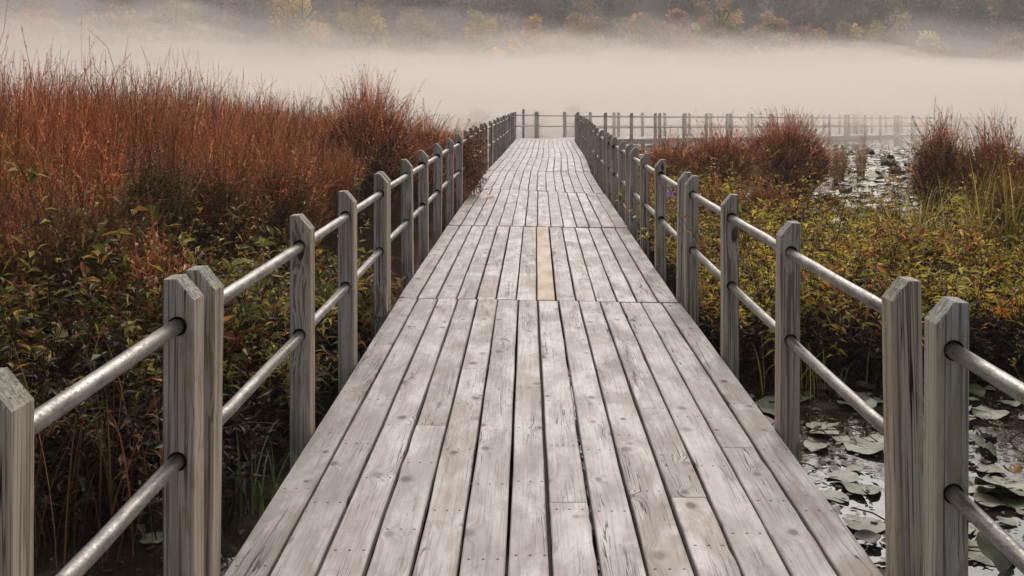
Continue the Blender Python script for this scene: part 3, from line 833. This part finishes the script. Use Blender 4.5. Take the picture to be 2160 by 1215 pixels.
# left
n = 12500
x = -1.30 - 4.6 * rng.random(n) ** 1.1; y = 3.9 + 10.5 * rng.random(n) ** 1.4
keep = rng.random(n) < np.clip((y - 4.1 + 0.5 * fbm(x, y, .5, 2)) / 1.4, 0.0, 1) * np.where(x > -1.75, np.clip((y - 5.0) / 2, .12, .8), 1)
keep &= rng.random(n) < np.where(y > np.where(x < -2.3, 6.9, 8.2), 0.10, 1)
keep &= ~((x > -2.7) & (y > 8.0) & (y < 16.5) & (rng.random(n) < .96))
keep &= fbm(x, y, .32, 7.7) > -0.42
x, y = x[keep], y[keep]
h = 0.46 + 0.40 * np.clip((-x - 1.3) / 1.5, 0, 1) + 0.06 * np.clip((y - 5) / 4, 0, 1) + 0.22 * fbm(x, y, .45, 1.0)
h *= np.exp(rng.normal(0, .18, len(x)))
near = (y < 5.35 + 0.5 * fbm(x, y, .6, 5)) | (x < -3.15 + .3 * fbm(x, y, .5, 8))
xa, ya, ha = x[~near], y[~near], h[~near]
weeds('smartweed', 'leafy marsh weeds with olive and yellowish leaves behind the left railing', xa, ya, np.maximum(ha, .2), rng, 19, L=(0.06, 0.15))
th = near & (rng.random(len(x)) < .62)
weeds('tangled_weeds', 'dark tangled weeds with scattered bright leaves at the left front', x[th], y[th], np.maximum(h[th] * .95, .2), rng, 14, L=(0.05, 0.13), pal=DARKLEAF, w=[3, 2.5, 2.5, 1.4, 1.3, .8])
# right
n = 17500
x = 1.35 + 13.5 * rng.random(n) ** 1.1; y = 6.5 + 11.5 * rng.random(n) ** 1.1
keep = rng.random(n) < np.clip((y - 6.55 + 0.35 * fbm(x, y, .45, 3)) / 0.6, 0, 1)
keep &= x < 0.72 * y + 2.0 + .8 * fbm(x, y, 1.2, 3)
keep &= ~((x > 3.3) & (x < 6.8) & (y > 13.2) & (fbm(x, y, .6, 4) > -0.7))
keep &= ~((x > 3.0) & (x < 5.6) & (y > 10.8) & (fbm(x, y, .5, 6) > 0.1))
keep &= fbm(x, y, .36, 1.7) > -0.5
x, y = x[keep], y[keep]
h = 0.56 + 0.16 * fbm(x, y, .5, 5.0) + 0.05 * np.clip((8 - y), 0, 1)
h *= np.exp(rng.normal(0, .2, len(x))) * np.where(rng.random(len(x)) < .05, 1.35, 1)
GREEN_R = [(0.31, 0.25, 0.024), (0.20, 0.165, 0.02), (0.44, 0.33, 0.045), (0.07, 0.065, 0.012), (0.29, 0.135, 0.026), (0.17, 0.05, 0.02), (0.40, 0.27, 0.08)]
weeds('smartweed', 'yellow-green leafy marsh weeds spreading right of the boardwalk', x, y, np.maximum(h, .25), rng, 17, pal=GREEN_R, w=[3, 2.5, 2, 1.6, 1.9, 1.3, 0.9])

# dead undergrowth near the water, colours darkened to paint shade under leafy tops
n = 5200
x = -1.35 - 3.6 * rng.random(n); y = 4.2 + 4.6 * rng.random(n)
keep = (rng.random(n) < np.clip((y - 4.5 + .6 * fbm(x, y, .4, 9)) / .7, .12, 1)) & ~((x > -1.75) & (rng.random(n) < .6))
x, y = x[keep], y[keep]
weeds('dead_undergrowth', 'dead brown undergrowth with shade darkened into its colour, low on the left', x, y, 0.36 + .1 * fbm(x, y, .3, 3), rng, 15, pal=DEAD_SHADE, w=[2, 2, 2, 1.5, .6])
n = 5600
x = 1.4 + 6.5 * rng.random(n); y = 6.75 + 3.6 * rng.random(n) ** 1.4
keep = fbm(x, y, .4, 2) > -.7
x, y = x[keep], y[keep]
weeds('dead_undergrowth', 'dead brown undergrowth with shade darkened into its colour, low on the right', x, y, 0.34 + .08 * fbm(x, y, .3, 3), rng, 15, pal=DEAD_SHADE, w=[2, 2, 2, 1.5, .6])
# --- grass tufts
def tuft(label, cx, cy, n, h, rng, pal, spread=0.12, droop=0.5, wd=0.009, name='grass_tuft', cat='grass tuft', group=None):
    K = 8
    s = np.linspace(0, 1, K)
    a = rng.uniform(0, 2 * math.pi, n)
    foot = np.stack([rng.normal(0, spread, n), rng.normal(0, spread, n), np.zeros(n)], 1)
    H = h * rng.uniform(0.55, 1.1, n); dr = droop * rng.uniform(0.2, 1.3, n)
    out = (s[None] ** 1.6) * (dr * H)[:, None]
    z = H[:, None] * (s[None] - 0.55 * dr[:, None] * s[None] ** 3)
    p = np.stack([foot[:, :1] + np.cos(a)[:, None] * out, foot[:, 1:2] + np.sin(a)[:, None] * out, z], -1)
    side = np.stack([-np.sin(a), np.cos(a), np.zeros(n)], 1)[:, None, :]
    wdt = (wd * rng.uniform(.6, 1.3, n))[:, None, None] * (1 - s[None, :, None] ** 2.2 * 0.92)
    V = np.stack([p - side * wdt / 2, p + side * wdt / 2], 2)
    idx = np.arange(n * K * 2).reshape(n, K, 2)
    q = np.stack([idx[:, :-1, 0], idx[:, :-1, 1], idx[:, 1:, 1], idx[:, 1:, 0]], -1).reshape(-1, 4)
    c = pick(pal, [1] * len(pal), n, rng)
    c = np.repeat(c[:, None, None, :], K, 1).repeat(2, 2)
    o = mesh_np(name, V.reshape(-1, 3), [q], M_LEAF, c.reshape(-1, 3), loc=(cx, cy, WATER))
    return tag(o, label, cat, group)

rng = np.random.default_rng(77)
GR = [(0.24, 0.22, 0.045), (0.34, 0.28, 0.08), (0.17, 0.17, 0.035)]
BR = [(0.10, 0.042, 0.02), (0.06, 0.026, 0.013), (0.13, 0.07, 0.03)]
tuft('green arching sedge tuft among the yellow weeds on the right', 4.35, 11.3, 80, 1.2, rng, GR, .12, .8, .016)
tuft('tall olive sedge tuft near the right edge, taller than the weeds around it', 4.75, 10.4, 110, 1.4, rng, GR + [(0.26, 0.16, 0.06)], .15, .5, .015)
tuft('small bright green grass tuft behind the middle posts of the right railing', 1.62, 8.9, 34, .75, rng, [(0.13, 0.16, 0.05), (0.16, 0.19, 0.07)], .06, .5, .012)
tuft('dry grass tuft at the foot of the two middle right posts', 1.75, 6.6, 60, .42, rng, GR + BR, .16, .8, .007)
tuft('reddish brown bent grass tuft at the left edge in front', -2.02, 4.25, 34, 1.15, rng, BR, .17, .6, .007)
tuft('brown and yellow upright grass tuft behind the nearest left rail', -1.78, 4.55, 24, .85, rng, BR + [(0.12, 0.085, 0.025)], .14, .45, .007)
tuft('pale dry grass tuft below the pinkish weeds, right of the middle posts', 2.6, 13.2, 90, .85, rng, [(0.19, 0.115, 0.065), (0.16, 0.085, 0.05)], .35, .3, .007)
tuft('yellowed grass tuft at the rim of the open lily water', 5.0, 15.2, 60, .7, rng, GR, .25, .7, .010)
tuft('slender green grass tuft at the left bottom beside the deck', -1.28, 4.6, 16, .5, rng, [(0.08, 0.10, 0.03)], .06, .5, .012)

# --- lily pads near the deck on the right, each its own
def pad_mesh(kind, seed):
    r_ = np.random.default_rng(seed)
    N, RR = 26, 5
    V = [(0, 0, 0.0)]
    ph = r_.uniform(0, 6.28, 4)
    for j in range(1, RR + 1):
        f = j / RR
        for k in range(N):
            a = 0.10 + (2 * math.pi - 0.20) * k / (N - 1)
            rad = f * (1 + 0.05 * math.sin(3 * a + ph[0]) + 0.03 * math.sin(7 * a + ph[1]))
            if kind == 'flat': z = 0.07 * f * f * math.sin(2 * a + ph[2]) + 0.03 * f * math.sin(5 * a + ph[1]) + 0.03 + 0.12 * f ** 3 * max(0, math.sin(a + ph[3])) ** 2
            elif kind == 'wavy': z = 0.13 * f ** 2 * math.sin(2 * a + ph[2]) + 0.06 * f ** 2 * math.sin(5 * a + ph[3]) + 0.08
            elif kind == 'cup': z = 0.38 * f ** 2 + 0.10 * f * math.sin(3 * a + ph[2])
            else:                                  # folded, half standing
                z = 0.85 * abs(rad * math.sin(a + ph[2])) ** 1.15 + 0.10 * f * math.sin(4 * a)
                rad *= 0.85
            V.append((rad * math.cos(a), rad * math.sin(a), z))
    Fq, Ft = [], []
    for k in range(N - 1):
        Ft.append((0, 1 + k, 2 + k))
        for j in range(RR - 1):
            a = 1 + j * N + k; Fq.append((a, a + N, a + N + 1, a + 1))
    return np.array(V), [np.array(Ft), np.array(Fq)]

PAD_GREEN = pad_mat('lily_pad_green', (0.055, 0.085, 0.022), (0.10, 0.105, 0.034), (0.10, 0.06, 0.025))
PAD_PALE = pad_mat('lily_pad_bleached', (0.17, 0.165, 0.105), (0.12, 0.115, 0.065), (0.07, 0.05, 0.028), 0.5)
PAD_DARK = pad_mat('lily_pad_dead', (0.045, 0.03, 0.02), (0.075, 0.045, 0.025), (0.03, 0.02, 0.014), 0.5)
PAD_ORANGE = pad_mat('lily_pad_orange', (0.36, 0.16, 0.03), (0.30, 0.17, 0.05), (0.14, 0.06, 0.02), 0.5)
PADS = {}
def pad(kind, mat, x, y, rad, rng, z=None):
    key = (kind, int(rng.integers(0, 4)), mat.name)
    if key not in PADS:
        V, P = pad_mesh(kind, hash(kind) % 97 + key[1] * 13 if False else {'flat': 1, 'wavy': 2, 'cup': 3, 'fold': 4}[kind] * 31 + key[1])
        o = mesh_np('lily_pad', V, P, mat, smooth=True)
        PADS[key] = o.data
    else:
        o = link(bpy.data.objects.new('lily_pad', PADS[key]))
    o.location = (x, y, WATER + (0.006 + 0.008 * rng.random() if z is None else z))
    o.scale = (rad, rad * rng.uniform(.85, 1.05), rad)
    o.rotation_euler = (rng.normal(0, .05), rng.normal(0, .05), rng.uniform(0, 6.28))
    return o

rng = np.random.default_rng(9)
spots = []
tries = 0
while len(spots) < 292 and tries < 20000:
    tries += 1
    y = rng.uniform(2.9, 7.4); x = 1.22 + rng.random() ** 1.1 * (0.60 * y - 0.6)
    dens = 0.45 + 0.55 * min(1, max(0, (x - 1.5) / 0.8))
    if rng.random() > dens: continue
    rad = .035 + .085 * rng.random() ** 1.5
    if all((x - a) ** 2 + (y - b) ** 2 > (0.55 * (rad + c)) ** 2 for a, b, c in spots): spots.append((x, y, rad))
for x, y, rad in spots:
    q = rng.random()
    if q < 0.36:
        o = pad('flat', PAD_PALE, x, y, rad, rng); tag(o, 'pale bleached lily pad floating flat in the water right of the boardwalk', 'lily pad', 'pale lily pads')
    elif q < 0.54:
        o = pad('wavy', PAD_GREEN, x, y, rad, rng); tag(o, 'green lily pad with wavy raised rim right of the boardwalk', 'lily pad', 'green lily pads')
    elif q < 0.71:
        o = pad('flat', PAD_GREEN, x, y, rad, rng); tag(o, 'flat green lily pad floating right of the boardwalk', 'lily pad', 'flat green lily pads')
    elif q < 0.92:
        o = pad('fold', PAD_DARK, x, y, rad * .55, rng); tag(o, 'dark dead lily leaf folded upright among the pads', 'lily pad', 'dark dead lily leaves')
    else:
        o = pad('cup', PAD_DARK, x, y, rad * .6, rng); tag(o, 'dark brown cupped lily leaf lying among the pads', 'lily pad', 'brown cupped lily leaves')
def pad_at(u, v, rad, kind, mat, label, lift=0.012, tilt=None):
    yy = F * (EYE - WATER) / (v - CV); xx = (u - CU) / F * yy
    o = pad(kind, mat, xx, yy, rad, rng, lift)
    if tilt: o.rotation_euler = tilt
    return tag(o, label, 'lily pad')
pad_at(2075, 960, .085, 'wavy', PAD_GREEN, 'deep green lily pad raised above the others behind the nearest right post', .05, (0.5, 0.1, 1))
pad_at(2110, 1045, .12, 'wavy', PAD_GREEN, 'large green lily pad by the lower right rail', .03, (0.35, 0.2, 2))
pad_at(2135, 1010, .05, 'fold', PAD_ORANGE, 'orange decaying lily leaf at the right edge', .03)
pad_at(1790, 850, .06, 'cup', PAD_ORANGE, 'ochre dead lily leaf by the third right post', .03)
pad_at(2100, 1190, .09, 'wavy', PAD_GREEN, 'olive lily leaf at the lower right corner of the picture', .06, (0.9, 0.1, .4))
pad_at(322, 1142, .055, 'flat', PAD_GREEN, 'single green lily pad floating left of the boardwalk by the front posts', .012)
n = 3800
x = np.where(rng.random(n) < .8, 1.2 + rng.random(n) ** 1.2 * 3.4, -1.15 - 2.0 * rng.random(n)); y = rng.uniform(2.8, 7.4, n)
a = rng.uniform(0, 6.28, n)
LL = rng.uniform(.012, .055, n)
V, P, C = leaves(np.stack([x, y, WATER + rng.uniform(.004, .012, n)], 1), np.stack([np.cos(a), np.sin(a), rng.random(n) * .25], 1), np.array([0, 0, 1.]) + rng.normal(0, .15, (n, 3)), LL, LL * rng.uniform(.25, .7, n),
                 pick([(0.018, .011, .007), (.04, .02, .01), (.07, .055, .03), (.035, .035, .012)], [3, 2, .8, 1], n, rng), 0.0, 0.05)
o = mesh_np('floating_leaves', V, P, M_LEAF, C)
tag(o, 'small brown leaf scraps floating on the near water beside the boardwalk', 'leaf litter', kind='stuff')
# far pads out in open water: too many to count
n = 2600
x = rng.uniform(-1, 14, n); y = 15.0 + 26 * rng.random(n) ** 1.3
keep = (x > 1.6 + (y - 15) * .06) & (x < .52 * y)
x, y = x[keep], y[keep]
parts = []
V0, P0 = pad_mesh('wavy', 3); V1, P1 = pad_mesh('fold', 5); V2, P2 = pad_mesh('flat', 8)
for i in range(len(x)):
    q = rng.random(); r_ = rng.uniform(.09, .19); a = rng.uniform(0, 6.28)
    V, P = ((V2, P2) if q < .62 else (V0, P0) if q < .94 else (V1, P1))
    c, s = math.cos(a), math.sin(a)
    v = np.stack([(V[:, 0] * c - V[:, 1] * s) * r_ + x[i], (V[:, 0] * s + V[:, 1] * c) * r_ + y[i], V[:, 2] * r_ + WATER + .01 + .01 * rng.random()], 1)
    cl = np.array([(0.36, 0.315, 0.235), (0.22, 0.195, 0.115), (0.15, 0.11, 0.07)][0 if q < .55 else 1 if q < .9 else 2]) * rng.uniform(.7, 1.3)
    parts.append((v, P, np.repeat(cl[None], len(v), 0)))
V, P, C = join(parts)
M_FARPAD = leaf_mat('far_lily_pad', 0.5, 0.4, 0.0)
o = mesh_np('lily_pads', V, P, M_FARPAD, C, smooth=True)
tag(o, 'spread of pale lily pads covering the open water beyond the right weeds', 'lily pads', kind='stuff')
# dead stems poking out of the near water
n = 150
x = 1.3 + rng.random(n) ** 1.2 * 3; y = rng.uniform(3.2, 7.2, n)
a = rng.uniform(0, 6.28, n); hh = rng.uniform(.0, .10, n) ; ln = rng.uniform(.05, .3, n)
p0 = np.stack([x, y, np.full(n, WATER - .02)], 1); p2 = p0 + np.stack([np.cos(a) * ln, np.sin(a) * ln, hh], 1); p1 = (p0 + p2) / 2 + np.array([0, 0, .015])
V, P, C = tubes(np.stack([p0, p1, p2], 1), np.full((n, 3), .0035), np.repeat(pick([(0.05, .03, .02), (.12, .06, .03)], [2, 1], n, rng)[:, None], 3, 1), 4)
o = mesh_np('dead_stems', V, P, M_STALK, C)
tag(o, 'thin dark dead stems poking from the lily water on the right', 'stems', kind='stuff')

# --- flowers
def flower(label, u, v, y, col, rng, n=22, size=.02, stem_to=None):
    p = at(u, v, y)
    root = thing('wildflower', label, 'flower', (p[0], p[1], WATER))
    H = p[2] - WATER
    K = 6; s = np.linspace(0, 1, K)
    path = np.stack([0.10 * (1 - s) * (1 if u < 1500 else 1), 0.03 * np.sin(3 * s), H * s], -1)[None]
    V, P, C = tubes(path, np.full((1, K), .004), np.full((1, K, 3), (0.14, 0.11, 0.04)), 5)
    mesh_np('stem', V, P, M_STALK, C, root)
    b = np.repeat(np.array([[0, 0, H]]), n, 0) + rng.normal(0, size * .8, (n, 3)) * np.array([1, 1, 1.3])
    d = rng.normal(0, 1, (n, 3)) + np.array([0, 0, .5])
    V, P, C = leaves(b, d, rng.normal(0, 1, (n, 3)), size, size * .55, pick([col], [1], n, rng, .15), 0)
    mesh_np('petals', V, P, M_LEAF, C, root)
flower('purple flower spike behind the middle posts of the right railing', 1414, 412, 9.2, (0.22, 0.17, 0.40), rng, 40, .03)
flower('orange seed head on a thin stalk at the right edge', 2118, 655, 6.9, (0.55, 0.22, 0.03), rng, 40, .035)
flower('yellow blossom cluster at the right edge above the rail', 2152, 735, 6.7, (0.60, 0.42, 0.05), rng, 34, .025)
flower('small yellow blossom below the yellow cluster at the right edge', 2137, 762, 6.6, (0.60, 0.42, 0.08), rng, 16, .018)

# ------------------------------------------------------------------ trees beyond the mist
def crown_np(rng, H, Rr, n, leaf, pal, w, conifer=False):
    """crown as a cloud of leaf clumps; foot at origin"""
    nb = 26
    if conifer:
        zc = rng.uniform(.12, 1.0, nb * 2) * H
        rc = Rr * (1.05 - zc / H)
        ac = rng.uniform(0, 6.28, nb * 2)
        cen = np.stack([rc * .6 * np.cos(ac), rc * .6 * np.sin(ac), zc], 1); rad = np.maximum(rc * .55, .35)
    else:
        d = norm(rng.normal(0, 1, (nb, 3))); q = rng.random(nb) ** .45
        cen = np.stack([d[:, 0] * q * Rr * .8, d[:, 1] * q * Rr * .8, H * (.58 + .34 * d[:, 2] * q)], 1); rad = rng.uniform(.25, .45, nb) * Rr
    k = rng.integers(0, len(cen), n)
    d = norm(rng.normal(0, 1, (n, 3)))
    pos = cen[k] + d * (rad[k] * rng.random(n) ** .33)[:, None] * np.array([1, 1, .8])
    cl = pick(pal, w, len(cen), rng, .22)[k] * np.exp(rng.normal(0, .2, (n, 1)))
    L = leaf * rng.uniform(.6, 1.4, n)
    return leaves(pos, rng.normal(0, 1, (n, 3)), d + rng.normal(0, .5, (n, 3)), L, L * .6, cl, 0.1)
def trunk_np(rng, H, r):
    K = 6; s = np.linspace(0, 1, K)
    P = [np.stack([.02 * H * np.sin(2 * s), .02 * H * np.cos(3 * s) - .02 * H, H * .85 * s], -1)]
    Rr = [r * (1 - .8 * s)]
    for q in range(7):
        a = rng.uniform(0, 6.28); z0 = rng.uniform(.3, .65) * H; l = rng.uniform(.18, .32) * H
        P.append(np.stack([np.cos(a) * l * s * .8, np.sin(a) * l * s * .8, z0 + l * s], -1)); Rr.append(r * .4 * (1 - .8 * s))
    c = np.full((len(P), K, 3), (0.06, 0.05, 0.045))
    return tubes(np.stack(P), np.stack(Rr), c, 6)

T_YG = [(0.32, 0.26, 0.07), (0.25, 0.20, 0.055), (0.36, 0.26, 0.085)]
T_OR = [(0.38, 0.23, 0.07), (0.33, 0.19, 0.06), (0.40, 0.26, 0.085)]
T_BR = [(0.20, 0.115, 0.07), (0.23, 0.13, 0.08), (0.17, 0.105, 0.065)]
T_RD = [(0.30, 0.11, 0.07), (0.25, 0.095, 0.06)]
T_OL = [(0.20, 0.17, 0.065), (0.25, 0.19, 0.075), (0.17, 0.14, 0.06)]
T_DK = [(0.035, 0.045, 0.04), (0.028, 0.035, 0.032), (0.045, 0.05, 0.04)]
def tree(label, u, vtop, Y, width_px, pal, rng, conifer=False, n=4200, cat='tree'):
    x = (u - CU) / F * Y; z0 = float(hill_z(np.array(x), np.array(Y))) if Y > 178 else WATER
    top = EYE - (vtop - CV) / F * Y
    H = top - z0; Rr = width_px / F * Y / 2
    root = thing('pine_tree' if conifer else 'tree', label, cat, (x, Y, z0), 0, 'trees across the pond')
    V, P, C = trunk_np(rng, H, .022 * H); mesh_np('trunk', V, P, M_STALK, C, root)
    V, P, C = crown_np(rng, H, Rr, n, .62 * Y / 170, pal, [1] * len(pal), conifer); mesh_np('crown', V, P, M_TREE, C, root)
rng = np.random.default_rng(101)
T_TAN = [(0.25, 0.165, 0.09), (0.21, 0.14, 0.08), (0.28, 0.19, 0.095)]
T_PK = [(0.30, 0.16, 0.115), (0.25, 0.13, 0.095)]
for a in [('reddish tree rising from the mist near the upper left corner', 75, -12, 166, 130, T_RD),
          ('large yellow-green tree rising from the mist, left of centre at the top', 635, -45, 160, 150, T_YG),
          ('pale olive tree between the large yellow-green tree and the upper left', 370, -25, 166, 140, T_OL),
          ('dim tan tree at the top, third from the upper left corner', 230, -8, 168, 130, T_TAN),
          ('dim olive tree right beside the large yellow-green tree', 765, -8, 164, 115, T_OL + T_YG),
          ('dim greyish tree left of the yellow-green bushy tree', 885, 12, 166, 120, T_TAN),
          ('yellow-green bushy tree above the bluish pole', 1010, 8, 160, 105, T_YG),
          ('small bright orange tree above the far walkway end', 1122, 18, 158, 85, T_OR),
          ('round brown tree just right of the bright orange one', 1225, -12, 163, 115, T_BR + T_TAN),
          ('wide brown tree between the round brown one and the tall olive one', 1345, 4, 165, 135, T_TAN),
          ('pinkish tree squeezed between the wide brown and tall olive ones', 1430, 12, 168, 90, T_PK),
          ('tall olive tree right of centre at the top', 1512, -18, 162, 115, T_OL + T_TAN),
          ('yellowish brown tree below the tall olive one', 1622, 18, 160, 105, T_TAN + T_YG),
          ('purplish brown tree left of the olive tree before the pines', 1712, 28, 162, 95, T_PK),
          ('low tan tree at the mist edge below the purplish brown one', 1790, 40, 160, 90, T_TAN),
          ('brownish olive tree in front of the dark pines', 1868, 6, 164, 110, T_OL + T_BR),
          ('low olive tree at the foot of the dark pines', 1965, 58, 160, 95, T_OL),
          ('rusty low tree at the upper right corner', 2130, 48, 161, 110, T_BR)]:
    tree(*a, rng)
for a in [('dark pine at the upper right, left of the other pines', 1955, -60, 186, 120, T_DK), ('dark pine in the middle of the upper right pines', 2045, -80, 188, 130, T_DK),
          ('dark pine in the upper right corner', 2140, -70, 187, 130, T_DK), ('dark pine behind the tall olive tree at the top', 1440, -60, 190, 110, T_DK),
          ('dark pine behind the small bright orange tree', 1120, -60, 190, 100, T_DK)]:
    tree(*a, rng, True, 3200, 'pine tree')
# the wood behind reads as one mass
parts = []
for k in range(420):
    Y = 182 + 150 * rng.random() ** 1.3
    x = rng.uniform(-0.66, 0.66) * Y; z0 = float(hill_z(np.array(x), np.array(Y)))
    H = rng.uniform(9, 15); con = rng.random() < .3
    pal = T_DK if con else [[(0.09, 0.062, 0.045), (0.07, 0.05, 0.04)], [(0.17, 0.10, 0.055), (0.12, 0.075, 0.045)], [(0.11, 0.09, 0.045)], [(0.05, 0.042, 0.042), (0.045, 0.038, 0.04)]][rng.integers(0, 4)]
    Rr = H * (.26 if con else .42)
    for g in (crown_np(rng, H, Rr, 520, 1.15, pal, [1] * len(pal), con), trunk_np(rng, H, .02 * H)):
        parts.append((g[0] + np.array([x, Y, z0]), g[1], g[2]))
V, P, C = join(parts)
o = mesh_np('forest', V, P, M_TREE, C)
tag(o, 'dim autumn forest covering the hillside behind the mist', 'forest', kind='stuff')

# ------------------------------------------------------------------ air
def mist_bank(label, hs, dens, seed, ystart, amp, col, slope):
    nx, ny = 90, 64
    ys = ystart + (171 - ystart) * np.linspace(0, 1, ny) ** 1.4
    xs = np.linspace(-190, 190, nx)
    X, Y = np.meshgrid(xs, ys)
    h = np.interp(Y, [27, 34, 45, 60, 80, 105, 140, 171], [0.3, 1.3, 2.3, 3.3, 4.8, 7.2, 8.6, 8.6]) * hs
    tilt = np.clip(1.0 - slope * X / 90, 0.66, 1.5)
    h = h * (1 + (tilt - 1) * np.clip((Y - 45) / 50, 0, 1))
    h += (1.0 * fbm(X, Y * .4, 15, .4 + seed) + 0.5 * fbm(X, Y * .6, 4.3, 2.2 + seed) + .25 * fbm(X, Y, 2.1, seed * 3)) * np.clip((Y - 40) / 60, 0, 1) * amp
    h = np.maximum(h, 0.15)
    top = np.stack([X, Y, h], -1).reshape(-1, 3)
    bot = np.stack([X, Y, np.full_like(X, WATER - .6 - .05 * seed)], -1).reshape(-1, 3)
    V = np.concatenate([top, bot]); i = np.arange(nx * ny).reshape(ny, nx); o = nx * ny
    q = [np.stack([i[:-1, :-1], i[:-1, 1:], i[1:, 1:], i[1:, :-1]], -1).reshape(-1, 4)]
    q.append(q[0][:, ::-1] + o)
    def side(a): return np.stack([a[:-1], a[:-1] + o, a[1:] + o, a[1:]], -1)
    q += [side(i[0]), side(i[-1][::-1]), side(i[:, 0][::-1]), side(i[:, -1])]
    ob = mesh_np('mist', V, q, volume_mat('mist_volume', col, dens, 0.3), smooth=True)
    tag(ob, label, 'mist', kind='stuff')
MC = (0.93, 0.845, 0.785)
mist_bank('dense low mist lying on the pond around the far walkway', 0.55, 0.046, 1.0, 33, 0.7, MC, 0.0)
mist_bank('lower bank of pale mist lying over the pond below the trees', 0.74, 0.015, 2.0, 33, 1.1, MC, 0.05)
mist_bank('upper bank of pale mist lying over the pond below the trees', 0.88, 0.012, 5.1, 36, 1.4, MC, 0.15)
mist_bank('thin wisps of mist drifting up in front of the trees', 1.05, 0.009, 3.0, 44, 2.2, MC, 0.33)
mist_bank('highest faint wisps of mist drifting over the trees', 1.34, 0.006, 4.4, 56, 3.2, MC, 0.42)
mb = MB()
x0, x1, y0, y1, z0, z1 = -720, 720, -12, 640, -2.2, 62
for z in (z0, z1):
    for p in ((x0, y0), (x1, y0), (x1, y1), (x0, y1)): mb.V.append((*p, z))
mb.F = [(3, 2, 1, 0), (4, 5, 6, 7), (0, 1, 5, 4), (1, 2, 6, 5), (2, 3, 7, 6), (3, 0, 4, 7)]
hz = mb.build('haze', [volume_mat('haze_volume', (0.96, 0.93, 0.92), 0.0011, 0.2)])
tag(hz, 'thin morning haze filling the air', 'haze', kind='stuff')

# ------------------------------------------------------------------ light, camera
SUN_EL, SUN_AZ = R(40), R(8)      # azimuth from +Y (ahead) towards +X
w = bpy.data.worlds.new('World'); SC.world = w; w.use_nodes = True
nt = w.node_tree; bg = nt.nodes['Background']
sky = nt.nodes.new('ShaderNodeTexSky'); sky.sky_type = 'NISHITA'; sky.sun_disc = False
sky.sun_elevation = SUN_EL; sky.sun_rotation = SUN_AZ
sky.air_density = 1.0; sky.dust_density = 6.0; sky.ozone_density = 0.6; sky.altitude = 0
hs = nt.nodes.new('ShaderNodeHueSaturation'); hs.inputs['Saturation'].default_value = 0.22
nt.links.new(sky.outputs[0], hs.inputs['Color']); nt.links.new(hs.outputs[0], bg.inputs['Color'])
bg.inputs['Strength'].default_value = 0.13
L = bpy.data.lights.new('sun', 'SUN'); L.energy = 1.0; L.angle = R(28); L.color = (1.0, 0.87, 0.72)
lo = link(bpy.data.objects.new('sun', L))
d = Vector((math.sin(SUN_AZ) * math.cos(SUN_EL), math.cos(SUN_AZ) * math.cos(SUN_EL), math.sin(SUN_EL)))
lo.rotation_euler = d.to_track_quat('Z', 'Y').to_euler(); lo.location = (0, 0, 40)

cam = bpy.data.cameras.new('camera'); co = link(bpy.data.objects.new('camera', cam))
cam.sensor_width = 36; cam.lens = 36 * F / 2160
cam.shift_x = -(CU - 1080) / 2160; cam.shift_y = -(607.5 - CV) / 2160
cam.clip_start = 0.05; cam.clip_end = 3000
co.location = (0, 0, EYE); co.rotation_euler = (R(90), 0, 0)
SC.camera = co

vs = SC.view_settings
vs.view_transform = 'Standard'; vs.look = 'None'; vs.gamma = 1.0; vs.exposure = 0.0; vs.use_curve_mapping = False
cy = SC.cycles
cy.use_denoising = True
cy.max_bounces = 8; cy.diffuse_bounces = 3; cy.glossy_bounces = 3; cy.transmission_bounces = 2; cy.volume_bounces = 3; cy.transparent_max_bounces = 8
cy.sample_clamp_indirect = 6.0
